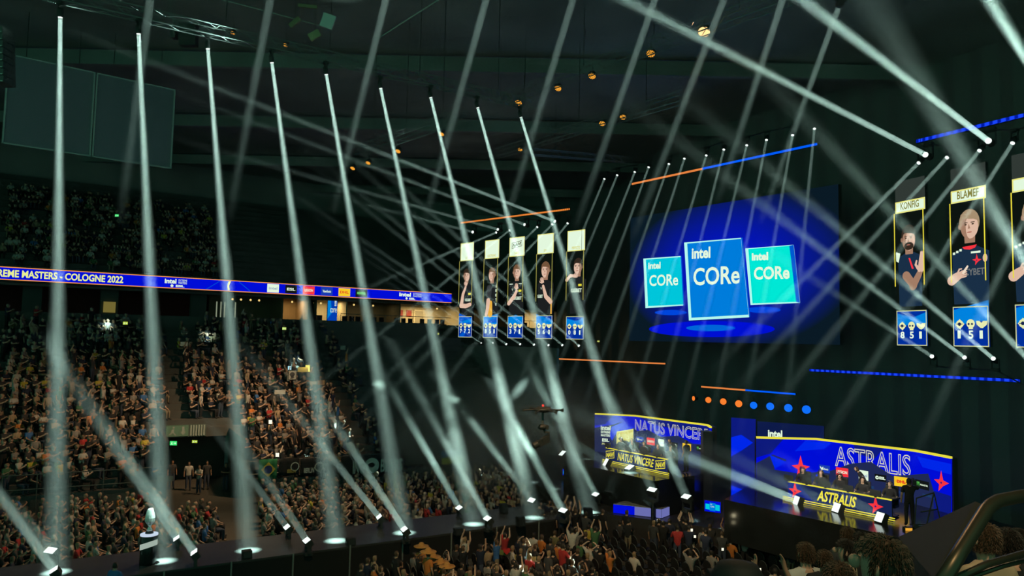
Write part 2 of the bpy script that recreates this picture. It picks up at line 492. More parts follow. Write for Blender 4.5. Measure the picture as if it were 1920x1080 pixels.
# C: dim beams from a truss near the roof in front
rowC = [((290, -60), (225, 420)), ((518, -60), (428, 420)), ((738, -60), (625, 400)), ((928, -60), (795, 420)), ((1092, -60), (945, 430)),
        ((1238, -30), (1078, 430)), ((1372, -40), (1185, 450)), ((1480, -40), (1345, 380)), ((1573, 12), (1425, 420))]
for i, (a, b) in enumerate(rowC):
    pa = P(a[0], a[1], 27 if i > 1 else 24); pb = P(b[0], b[1], 40)
    lab = 'dim wide beam slanting down from the top edge, %s from the left' % ORD[i]
    if i == 8: lamp_beam(pa, pb, 'roof lamp hanging alone near the top edge', lab, 'roof', 0.12, 0.9, 11, True, BEAMCOL, HZF)
    else: beam(pa, pb, 0.14, 0.9, 7 if i < 2 else 12, lab, 'roof beams', BEAMCOL, None, HZF)

# D: right wing, upper row pointing up and away
for i, (a, b, pw, r) in enumerate([((1735, 290), (1100, -38), 42, .14), ((1853, 264), (1440, -50), 48, .14), ((1990, 215), (1830, -45), 60, .14)]):
    pa = PL(a[0], a[1], WR1 - Vector((.5, .3, 0)), WRD); pb = P(b[0], b[1], PX(pa)[2] - 14)
    lamp_beam(pa, pb, 'bright lamp over the right banners, %s from the left' % ORD[i], 'bright beam climbing to the roof from the right banners, %s from the left' % ORD[i], 'right wing', r, 0.45, pw)
# E: right wing, upper row pointing down
for i, (a, b) in enumerate([((1722, 306), (1330, 700)), ((1775, 296), (1365, 745)), ((1836, 283), (1420, 800)), ((1898, 269), (1530, 850)), ((2000, 240), (1705, 880))]):
    pa = PL(a[0], a[1], WR1 - Vector((.5, .3, 0)), WRD); pb = P(b[0], b[1], PX(pa)[2] - 6)
    lamp_beam(pa, pb, 'lamp above the right banners aimed down, %s from the left' % ORD[i], 'beam slanting down past the right banners, %s from the left' % ORD[i], 'right wing down', .10, 0.95, 13, True, BEAMCOL, HZF)
# F: right wing, lower row pointing up
for i, (a, b, pw) in enumerate([((1747, 668), (1420, 455), 6), ((1808, 670), (1150, 173), 18), ((1862, 672), (1260, 165), 20), ((1985, 735), (1370, 75), 24), ((2010, 640), (1560, -120), 60), ((2090, 700), (1800, 330), 26)]):
    pa = PL(a[0], a[1], WR1 - Vector((.5, .3, 0)), WRD); pb = P(b[0], b[1], PX(pa)[2] - 12)
    lamp_beam(pa, pb, 'lamp below the right banners, %s from the left' % ORD[i], 'beam climbing from below the right banners, %s from the left' % ORD[i], 'right wing low', .10, 1.6 if i == 4 else 0.85, pw * 1.05, False, BEAMCOL, HZF)
# G: left wing
for i, (a, b, pw) in enumerate([((886, 435), (560, 352), 4), ((933, 430), (300, 252), 9), ((983, 421), (320, 170), 12), ((1040, 415), (110, 48), 26)]):
    pa = PL(a[0], a[1], WL1 - Vector((.4, .5, 0)), WLD); pb = P(b[0], b[1], PX(pa)[2] - 22)
    lamp_beam(pa, pb, 'lamp over the left banners aimed up, %s from the left' % ORD[i], 'long beam climbing left from the left banners, %s from the left' % ORD[i], 'left wing', .13, 0.5, pw, True, BEAMCOL, HZF)
for i, (a, b) in enumerate([((930, 436), (640, 560)), ((955, 432), (520, 780)), ((1007, 426), (640, 790)), ((1035, 421), (640, 830)), ((1064, 419), (740, 840))]):
    pa = PL(a[0], a[1], WL1 - Vector((.4, .5, 0)), WLD); pb = P(b[0], b[1], PX(pa)[2] - 14)
    lamp_beam(pa, pb, 'small lamp over the left banners aimed down, %s from the left' % ORD[i], 'thin beam slanting down left past the left banners, %s from the left' % ORD[i], 'left wing down', .10, 0.8, 9, True, BEAMCOL, HZF)
for i, (a, b) in enumerate([((902, 643), (690, 505)), ((924, 643), (640, 455)), ((949, 645), (580, 400)), ((975, 645), (520, 345)), ((1001, 646), (560, 290)), ((1028, 647), (560, 270)), ((1054, 647), (600, 250)), ((1085, 648), (640, 250))]):
    pa = PL(a[0], a[1], WL1 - Vector((.4, .5, 0)), WLD); pb = P(b[0], b[1], PX(pa)[2] - 16)
    lamp_beam(pa, pb, 'small lamp below the left banners, %s from the left' % ORD[i], 'thin beam climbing left from below the left banners, %s from the left' % ORD[i], 'left wing low', .10 if i > 1 else .06, 0.7, (3, 3, 6, 7, 8, 9, 9, 12)[i], False, BEAMCOL, HZF)


# H: wash lights with a rectangular face on the runway and the stage floor
def wash(px, d, tgt, td, label, group, w=0.46, h=0.24, power=28, half=2.0, drop=0.45, zb=None, cells=True, blab=None):
    p = P(px[0], px[1], d); q = P(tgt[0], tgt[1], td); rx, fd, uz = axes(q - p)
    base = p - fd * 0.16 - Vector((0, 0, drop))
    t = thing('wash_light', label, 'stage light', base, group)
    MB().box(p - fd * 0.15, (w * 1.08, 0.24, h * 1.15), (rx, fd, uz)).build('head', BLACK, t)
    l = MB()
    n = 4 if cells else 1
    for k in range(n):
        l.box(p - fd * 0.02 + rx * (w * ((k + .5) / n - .5)), (w / n * (.96 if n > 1 else 1), 0.02, h), (rx, fd, uz))
    l.build('lens_panel', LENS_E, t)
    hx = Vector((rx.x, rx.y, 0)).normalized(); hy = hx.cross(Vector((0, 0, 1)))
    y = MB()
    for s in (-1, 1): y.box(p - fd * 0.16 + hx * (s * w * .6) - Vector((0, 0, drop * .35)), (0.03, 0.10, drop * .75), (hx, hy, Vector((0, 0, 1))))
    y.box(p - fd * 0.16 - Vector((0, 0, drop * .72)), (w * 1.25, 0.12, 0.04), (hx, hy, Vector((0, 0, 1))))
    y.build('yoke', BLACK, t)
    MB().box(base + Vector((0, 0, drop * .13)), (0.34, 0.30, drop * .27), (hx, hy, Vector((0, 0, 1)))).build('base', BLACK, t)
    if zb is not None and base.z > zb + 0.1: MB().tube([Vector((base.x, base.y, zb)), base], 0.03, 8).build('stand', BLACK, t)
    beam(p, p + (q - p) * 1.45, max(w, h) / 2, half, power, blab or label.replace('wash light', 'beam'), group + ' beams', BEAMCOL, (w, h), HZW)
    return t


near = [((100, 1067), (-70, 830)), ((363, 1034), (165, 750)), ((574, 1012), (455, 830)), ((757, 991), (600, 750)), ((913, 971), (800, 765)), ((1055, 956), (985, 830))]
for i, (a, b) in enumerate(near):
    z = PZ(a[0], a[1] + 24, 1.2); d = PX(z)[2]
    wash(a, d, b, d - 1.0, 'white rectangular wash light on the near edge of the runway, %s from the left' % ORD[i], 'near runway wash lights', 0.46, 0.24, 34 if i not in (2,) else 14)
far = [((94, 1031), (40, 960)), ((330, 1008), (165, 770)), ((537, 987), (420, 830)), ((710, 968), (520, 730)), ((860, 951), (740, 740)), ((996, 937), (930, 850)), ((1116, 926), (1010, 720)), ((1222, 917), (1165, 790))]
for i, (a, b) in enumerate(far):
    z = PZ(a[0], a[1] + 20, 1.2); d = PX(z)[2] if i < 7 else 33.6
    wash(a, d, b, d - 1.0, 'white rectangular wash light on the far edge of the runway, %s from the left' % ORD[i], 'far runway wash lights', 0.46, 0.24, 13 if i in (0, 2, 5, 7) else 24, 2.0, 0.45, 1.2 if i == 7 else None)
stg = [((1054, 849), 46, (1000, 740), .32, .42, 5), ((1094, 858), 45, (1040, 740), .34, .42, 5), ((1135, 866), 39.2, (980, 770), .34, .40, 10), ((1180, 875), 37.8, (1120, 700), .36, .40, 10),
       ((1286, 930), 33.2, (1205, 745), .42, .28, 15), ((1422, 924), 34, (850, 728), .34, .40, 300), ((1492, 938), 30.6, (1180, 815), .32, .36, 60), ((1567, 951), 29.2, (1380, 860), .36, .36, 10), ((1648, 969), 27.6, (1500, 880), .34, .36, 10)]
where = ['leftmost, behind the drone', 'second from the left, under the left booth screen', 'third, at the left end of the left booth', 'fourth, before the middle of the left booth',
         'standing alone right of the left booth', 'between the two booths', 'at the left end of the red star booth desk', 'in front of the middle of the red star booth desk', 'at the right end of the red star booth desk']
for i, (a, d, b, w_, h_, pw) in enumerate(stg):
    wash(a, d, b, d - 1.4 if i < 2 else d - (3 if i == 5 else 1.0), 'wash light on the floor, ' + where[i], 'stage floor wash lights', w_, h_, pw, (3.0, 3.0, 1.9, 1.9, 1.9, 2.9, 2.6, 1.9, 1.9)[i], 0.22 if i in (2, 3, 6, 7, 8) else 0.6, 1.2 if i in (0, 1, 4, 5) else None, False,
         'beam from the floor lamp ' + where[i].replace('the ', '').replace(' of', ''))

# ------------------------------------------------------------------ big LED screen over the stage
Z3 = Vector((0, 0, 1))


def wall_pt(line, dr, px, py): return PL(px, py, line, dr)


BS0 = PL(1180, 640, WM0, WMD); BS1 = PL(1575, 640, WM0, WMD)
bs_w = (BS1 - BS0).length; bs_z0 = 9.6 + 0.05; bs_h = 9.5
bs = thing('led_screen', 'huge blue LED screen over the stage showing three cubes with intel core', 'screen', (BS0.x, BS0.y, bs_z0))
nrm = Vector((-WMD.y, WMD.x, 0)); nrm = -nrm if nrm.dot(EYE - BS0) < 0 else nrm
MB().prism([Vector((p.x, p.y, z)) - nrm * 0.02 for p, z in ((BS0, bs_z0), (BS1, bs_z0), (BS1, bs_z0 + bs_h), (BS0, bs_z0 + bs_h))], -nrm, 0.35).build('casing', BLACK, bs)


def bsxy(px, py):                                    # where a pixel of the photo falls on the screen
    p = PL(px, py, WM0, WMD); return ((p - BS0).dot(WMD), p.z - bs_z0)


def mk_screen_mat():
    m = emi('big_screen_picture', (0, 0, 1), 1.0, True); nt = m.node_tree
    e = [n for n in nt.nodes if n.type == 'EMISSION'][0]
    tc = nt.nodes.new('ShaderNodeTexCoord'); mp = nt.nodes.new('ShaderNodeMapping'); g = nt.nodes.new('ShaderNodeTexGradient'); g.gradient_type = 'SPHERICAL'
    r = nt.nodes.new('ShaderNodeValToRGB')
    c0 = PL(1360, 505, WM0, WMD)
    rel = Vector((c0.x, c0.y, c0.z)) - Vector((BS0.x, BS0.y, bs_z0))
    ang = math.atan2(WMD.y, WMD.x)
    mp.vector_type = 'TEXTURE'
    mp.inputs['Location'].default_value = rel; mp.inputs['Rotation'].default_value = (0, 0, ang); mp.inputs['Scale'].default_value = (9.2, 8, 5.4)
    for pos, col in ((0.0, (0.003, 0.010, 0.018)), (0.08, (0.002, 0.009, 0.026)), (0.28, (0.001, 0.006, 0.13)), (0.50, (0.0, 0.005, 0.50)), (0.68, (0.0, 0.004, 0.70)), (1.0, (0.0, 0.006, 0.74))):
        el = r.color_ramp.elements[0] if pos == 0 else (r.color_ramp.elements[1] if pos == 1 else r.color_ramp.elements.new(pos))
        el.position = pos; el.color = (*col, 1)
    nt.links.new(tc.outputs['Object'], mp.inputs[0]); nt.links.new(mp.outputs[0], g.inputs[0]); nt.links.new(g.outputs['Fac'], r.inputs[0]); nt.links.new(r.outputs[0], e.inputs[0])
    return m


fl = Flat(Vector((BS0.x, BS0.y, bs_z0)), WMD, Z3, nrm, 0.015)
fl.rect(0, 0, bs_w, bs_h, mk_screen_mat(), 0)
fl.build('display', bs)
pic = Flat(Vector((BS0.x, BS0.y, bs_z0)), WMD, Z3, nrm, 0.015)
TEAL1 = emi('cube_teal', (0.0, 0.56, 0.70)); TEAL2 = emi('cube_mint', (0.0, 0.80, 0.66)); AZUR = emi('cube_azure', (0.0, 0.20, 0.70)); EDGE = emi('cube_edge', (0.45, 0.95, 0.85))
DEEP = emi('cube_side', (0.0, 0.10, 0.62)); GLOW1 = emi('screen_glow', (0.0, 0.06, 0.70)); GLOW2 = emi('screen_glow_pale', (0.0, 0.13, 0.68)); BASEB = emi('screen_floor_blue', (0.0, 0.005, 0.64))


def pp(pts, m, l): pic.poly([bsxy(*p) for p in pts], m, l)


def oval(cx, cy, rx, ry, m, l): pp([(cx + rx * math.cos(2 * math.pi * k / 40), cy + ry * math.sin(2 * math.pi * k / 40)) for k in range(40)], m, l)


oval(1335, 617, 118, 15, BASEB, 1); oval(1333, 615, 46, 6, GLOW2, 2); oval(1258, 586, 30, 5, GLOW1, 1); oval(1432, 581, 32, 6, GLOW1, 1)
pp([(1207, 485), (1277, 480), (1282, 573), (1211, 578)], EDGE, 3); pp([(1212, 487), (1277, 482), (1282, 571), (1216, 574)], TEAL1, 4); pp([(1277, 480), (1279, 480), (1284, 573), (1282, 573)], DEEP, 4)
pp([(1284, 455), (1391, 446), (1406, 595), (1293, 601)], EDGE, 5); pp([(1290, 457), (1391, 448), (1405, 590), (1298, 596)], AZUR, 6); pp([(1391, 446), (1394, 446), (1408, 593), (1406, 595)], DEEP, 6)
pp([(1398, 466), (1489, 459), (1501, 568), (1408, 572)], EDGE, 3); pp([(1404, 467), (1481, 461), (1494, 566), (1412, 569)], TEAL2, 4); pp([(1481, 461), (1489, 459), (1501, 568), (1494, 566)], DEEP, 4)


def ptext(s, px, py, wpx, hpx, l, bold=0.02, dy=0.0, m=WHITE_E):
    a = bsxy(px, py); b = bsxy(px + wpx, py - dy); c = bsxy(px, py - hpx)
    pic.text(s, a[0], a[1], c[1] - a[1], m, l, b[0] - a[0], bold=bold, skew=(b[1] - a[1]) / (b[0] - a[0]))


ptext('intel', 1299, 486, 35, 21, 8, 0.035, 2); ptext('CORe', 1302, 536, 87, 33, 8, 0.02, 4)
ptext('intel', 1217, 505, 23, 13, 6, 0.035, 1); ptext('CORe', 1219, 537, 54, 21, 6, 0.02, 2)
ptext('intel', 1411, 489, 31, 15, 6, 0.05, 1); ptext('CORe', 1415, 525, 67, 24, 6, 0.03, 2)
pic.build('picture', bs)

# ------------------------------------------------------------------ LED strips (battens)
ORD_DOT = emi_dots('led_strip_orange', (0.95, 0.30, 0.05), (0.45, 0.10, 0.01), 2.2)
BLU_DOT = emi_dots('led_strip_blue', (0.01, 0.06, 0.95), (0.0, 0.01, 0.35), 2.2)
BLU_SOL = emi('led_strip_azure', (0.0, 0.10, 0.90)); ORA_SOL = emi('led_strip_amber', (0.75, 0.22, 0.05))


def strip(a, b, line, dr, secs, label, off=0.4, th=0.10):
    pa = PL(a[0], a[1], line - nrm * -off, dr); pb = PL(b[0], b[1], line - nrm * -off, dr)
    d = (pb - pa); L = d.length; ex = d.normalized()
    t = thing('led_batten', label, 'light strip', pa, 'LED battens over and under the stage screens')
    ey = nrm.cross(ex).normalized(); nn = ex.cross(ey)
    MB().box((pa + pb) / 2 - nrm * 0.09, (L, 0.10, th * 1.3), (ex, nrm, ey)).build('profile', BLACK, t)
    for f0, f1, m in secs:
        MB().box((pa + ex * (L * (f0 + f1) / 2)), (L * (f1 - f0), 0.06, th), (ex, nrm, ey)).build('light_section', m, t)
    return t


strip((864, 418), (1068, 392), WL1, WLD, [(0, 1, ORD_DOT)], 'orange LED strip above the left banners', 0.4, 0.13)
strip((1185, 345), (1532, 270), WM0, WMD, [(0, .44, ORA_SOL), (.44, 1, BLU_SOL)], 'orange and blue LED strip above the big screen', 0.3, 0.13)
strip((1718, 265), (1960, 206), WR1, WRD, [(0, 1, BLU_DOT)], 'blue LED strip above the right banners', 0.3, 0.16)
strip((1008, 671), (1247, 682), WL1, WLD, [(0, 1, ORA_SOL)], 'orange LED strip below the left banners', 0.4, 0.10)
strip((1315, 725), (1491, 739), WM0, WMD, [(0, .5, ORA_SOL), (.5, 1, BLU_SOL)], 'short LED strip below the big screen, half orange half blue', 0.3, 0.10)
strip((1518, 694), (1912, 714), WR1, WRD, [(0, 1, BLU_DOT)], 'blue LED strip below the right banners', 0.3, 0.13)

# round wash lamps below the middle strip
for i, (x, y, o) in enumerate([(1300, 747, 1), (1328, 750, 1), (1356, 753, 1), (1385, 757, 1), (1413, 760, 0), (1444, 762, 0), (1478, 765, 0), (1512, 768, 0)]):
    p = PL(x, y, WM0 + nrm * 0.4, WMD)
    r = (0.16, 0.20, 0.21, 0.225, 0.225, 0.235, 0.24, 0.25)[i]
    fd = (Vector((nrm.x, nrm.y, 0)) + Vector((.2, -.5, -.1))).normalized()
    if i == 0: fd = (nrm + Vector((-.9, .0, 0))).normalized()
    t = thing('round_wash_lamp', 'round %s lamp under the big screen, %s from the left' % ('orange' if o else 'blue', ORD[i]), 'stage light', p, 'round lamps under the big screen')
    MB().tube([p - fd * 0.02, p - fd * 0.10, p - fd * 0.30], [r * 1.12, r * 1.12, r * .7], 20).build('housing', BLACK, t, True)
    MB().tube([p - fd * 0.02, p], r, 24).build('lens', ORANGE_E if o else emi('lamp_blue', (0.005, 0.16, 0.95)), t)
    MB().box(p - fd * 0.12 + Z3 * (r + .1), (0.08, 0.08, 0.3)).build('bracket', BLACK, t)

# ------------------------------------------------------------------ banners with player portraits
SKIN_E = emi('portrait_skin', (0.72, 0.48, 0.36)); SKIN2_E = emi('portrait_skin_shade', (0.36, 0.20, 0.13)); SKIN3_E = emi('portrait_skin_bright', (0.86, 0.70, 0.55))
HAIRD_E = emi('portrait_dark_hair', (0.035, 0.022, 0.014)); HAIRB_E = emi('portrait_brown_hair', (0.17, 0.09, 0.045)); HAIRL_E = emi('portrait_fair_hair', (0.38, 0.27, 0.16))
SHIRT_E = emi('portrait_black_shirt', (0.012, 0.014, 0.015)); SHIRT2_E = emi('portrait_shirt_fold', (0.035, 0.04, 0.042)); BG_E = emi('portrait_background', (0.004, 0.007, 0.005))
NAVYS_E = emi('portrait_navy_shirt', (0.010, 0.028, 0.060)); STAT_E = emi('stat_blue', (0.0, 0.028, 0.32)); STATL_E = emi('stat_light_blue', (0.0, 0.22, 0.72)); STATM_E = emi('stat_mid_blue', (0.0, 0.09, 0.58))
GOLD_E = emi('gold_cloth', (0.80, 0.42, 0.05)); GREY_E = emi('banner_dim_grey', (0.030, 0.040, 0.034))
BW, BH = 1.86, 9.0


def head(f, cx, cy, w, h, hair, turn=0.0, part=0):
    """A portrait head: hair, face, ear, brows, eyes, nose, mouth, neck (turn: -1 looks left, +1 right)."""
    f.poly([(cx - w * .26, cy - h * .62), (cx + w * .26, cy - h * .62), (cx + w * .28, cy - h * .2), (cx - w * .28, cy - h * .2)], SKIN2_E, 3)
    f.ell(cx, cy + h * .10, w * .52, h * .47, hair, 4)
    f.ell(cx - w * .50 * (1 if turn >= 0 else -1), cy - h * .02, w * .07, h * .09, SKIN2_E, 4)
    f.ell(cx + turn * w * .05, cy - h * .06, w * .44, h * .42, SKIN_E, 5)
    f.poly([(cx + turn * w * .05 + w * .44 * math.cos(a) * (1 if turn < 0 else -1), cy - h * .06 + h * .42 * math.sin(a)) for a in [math.radians(t) for t in range(-90, 91, 15)]] +
           [(cx + turn * w * .05 + w * .18 * math.cos(a) * (1 if turn < 0 else -1), cy - h * .06 + h * .40 * math.sin(a)) for a in [math.radians(t) for t in range(90, -91, -15)]], SKIN2_E, 6)
    f.poly([(cx - w * .46, cy + h * .16), (cx - w * .2 + part * w * .2, cy + h * .24), (cx + w * .25, cy + h * .20), (cx + w * .46, cy + h * .12), (cx + w * .40, cy + h * .40), (cx, cy + h * .54), (cx - w * .40, cy + h * .40)], hair, 7)
    tx = turn * w * .10
    for s in (-1, 1):
        f.rect(cx + tx + s * w * .18 - w * .10, cy + h * .075, cx + tx + s * w * .18 + w * .10, cy + h * .105, HAIRD_E, 8)
        f.ell(cx + tx + s * w * .18, cy + h * .025, w * .065, h * .025, HAIRD_E, 8, 10)
    f.poly([(cx + tx - w * .02, cy + h * .05), (cx + tx + w * .05, cy - h * .12), (cx + tx - w * .07, cy - h * .13)], SKIN2_E, 8)
    f.ell(cx + tx, cy - h * .25, w * .13, h * .022, emi('portrait_lips', (.42, .14, .10)), 8, 10)


def limb(f, pts, ws, m, l):
    n = len(pts); a = []; b = []
    for i, (x, y) in enumerate(pts):
        x0, y0 = pts[max(0, i - 1)]; x1, y1 = pts[min(n - 1, i + 1)]
        dx, dy = x1 - x0, y1 - y0; q = math.hypot(dx, dy) or 1
        a.append((x - dy / q * ws[i] / 2, y + dx / q * ws[i] / 2)); b.append((x + dy / q * ws[i] / 2, y - dx / q * ws[i] / 2))
    for i in range(n - 1): f.poly([a[i], a[i + 1], b[i + 1], b[i]], m, l)
    for i, (x, y) in enumerate(pts): f.ell(x, y, ws[i] / 2, ws[i] / 2, m, l, 12)


def fist(f, x, y, s, ang, l=8):
    """A hand seen from the side: palm, four curled fingers and a thumb."""
    ca, sa = math.cos(ang), math.sin(ang)
    R = lambda a, b: (x + (a * ca - b * sa) * s, y + (a * sa + b * ca) * s)
    f.poly([R(-.5, -.5), (R(.5, -.5)), R(.55, .4), R(-.5, .45)], SKIN_E, l)
    for k in range(4): limb(f, [R(-.42 + .29 * k, .40), R(-.40 + .29 * k, .40 + (.55, .72, .66, .48)[k])], [.25 * s, .20 * s], SKIN_E, l)
    for k in range(3): f.poly([R(-.29 + .29 * k, .3), R(-.26 + .29 * k, .3), R(-.25 + .29 * k, .85), R(-.28 + .29 * k, .85)], SKIN2_E, l + 1)
    limb(f, [R(-.45, -.2), R(-.85, .15), R(-.8, .5)], [.3 * s, .26 * s, .2 * s], SKIN_E, l)


def torso(f, cx, y, w, m, y0, tilt=0.0):
    f.poly([(cx - w * .5, y - w * .16), (cx - w * .18, y), (cx + w * .18, y + tilt), (cx + w * .5, y - w * .16 + tilt), (cx + w * .47, y0), (cx - w * .47, y0)], m, 2)


def navi_logo(f, cx, cy, w, h, fg, bg, l):
    """Slanted plate with the four block letters N A V I."""
    sk = 0.28 * h / w * 2.2
    f.poly([(cx - w / 2, cy - h * .62), (cx + w / 2, cy - h * .62 + sk * w * .5), (cx + w / 2, cy + h * .42 + sk * w * .5), (cx - w / 2, cy + h * .42)], fg, l)
    i = 0.06
    f.poly([(cx - w * (.5 - i * .5), cy - h * .52), (cx + w * (.5 - i * .5), cy - h * .52 + sk * w * .47), (cx + w * (.5 - i * .5), cy + h * .32 + sk * w * .47), (cx - w * (.5 - i * .5), cy + h * .32)], bg, l + 1)
    f.text('NAVI', cx - w * .42, cy - h * .40, h * .62, fg, l + 2, w * .84, bold=0.05, skew=sk * .5, shear=0.15)


def stats(f, y0, y1, nums, var):
    f.rect(-BW / 2, y0, BW / 2, y1, STAT_E, 1)
    w = BW / 2
    top = {0: [(-w, .62), (w, .55), (w, .9), (-w, 1.15)], 1: [(-w, .60), (w, .62), (w, 1.10), (-w, .98)], 2: [(-w, .62), (w, .62), (w, .92), (0, 1.05), (-w, .92)],
           3: [(-w, .62), (w, .56), (w, .80), (-w, 1.06)], 4: [(-w, .58), (w, .58), (w, .95), (.1, .80), (-w, .92)], 5: [(-w, .55), (w, .60), (w, 1.14), (-w, .92)]}[var]
    hh = (y1 - y0)
    f.poly([(x, y0 + hh * t) for x, t in top], STATL_E if var else STATM_E, 2)
    if var in (0, 1): f.poly([(-w, y0 + hh * .70), (w * .9, y0 + hh * .92), (w, y0 + hh * .7)], STATL_E if var == 0 else STATM_E, 3)
    if var == 0: f.poly([(-w, y0 + hh * .05), (w * .4, y0 + hh * .45), (-w * .2, y0 + hh * .02)], STATM_E, 3)
    iy = y0 + hh * .56; q = hh * .105
    PALE = emi('icon_cream', (0.78, 0.82, 0.42))
    f.poly([(-w * .62, iy - q * 1.25), (-w * .62 + q * 1.2, iy), (-w * .62, iy + q * 1.25), (-w * .62 - q * 1.2, iy)], PALE, 4); f.ell(-w * .62, iy, q * .95, q * .95, PALE, 5)
    f.ell(-w * .62, iy, q * .42, q * .42, NAVY_E, 6); f.rect(-w * .62 - q * .8, iy - q * .08, -w * .62 + q * .8, iy + q * .08, NAVY_E, 6)
    f.ell(0, iy + q * .1, q * 1.05, q * 1.05, PALE, 4); f.rect(-q * .55, iy - q * 1.2, q * .55, iy - q * .5, PALE, 4)
    for s in (-1, 1): f.ell(s * q * .42, iy, q * .26, q * .26, NAVY_E, 6)
    f.poly([(w * .62 - q * 1.4, iy + q * .7), (w * .62 + q * 1.4, iy + q * .7), (w * .62 + q * 1.2, iy - q * .2), (w * .62 + q * .2, iy - q * 1.0), (w * .62 - q * .4, iy - q * .9), (w * .62 - q * 1.3, iy - q * .1)], PALE, 4)
    f.poly([(w * .62 - q * .5, iy + q * .72), (w * .62, iy + q * .25), (w * .62 + q * .4, iy + q * .72)], STAT_E, 6)
    for k, c in enumerate(nums):
        f.text(c, -w * .62 + k * w * .62 - q * .62, y0 + hh * .20, hh * .20, WHITE_E, 4, q * (1.25 if c != '1' else .8), bold=0.03)
    f.frame(-BW / 2, y0, BW / 2, y1, 0.05, emi('stat_rim', (.55, .60, .30)), 5)


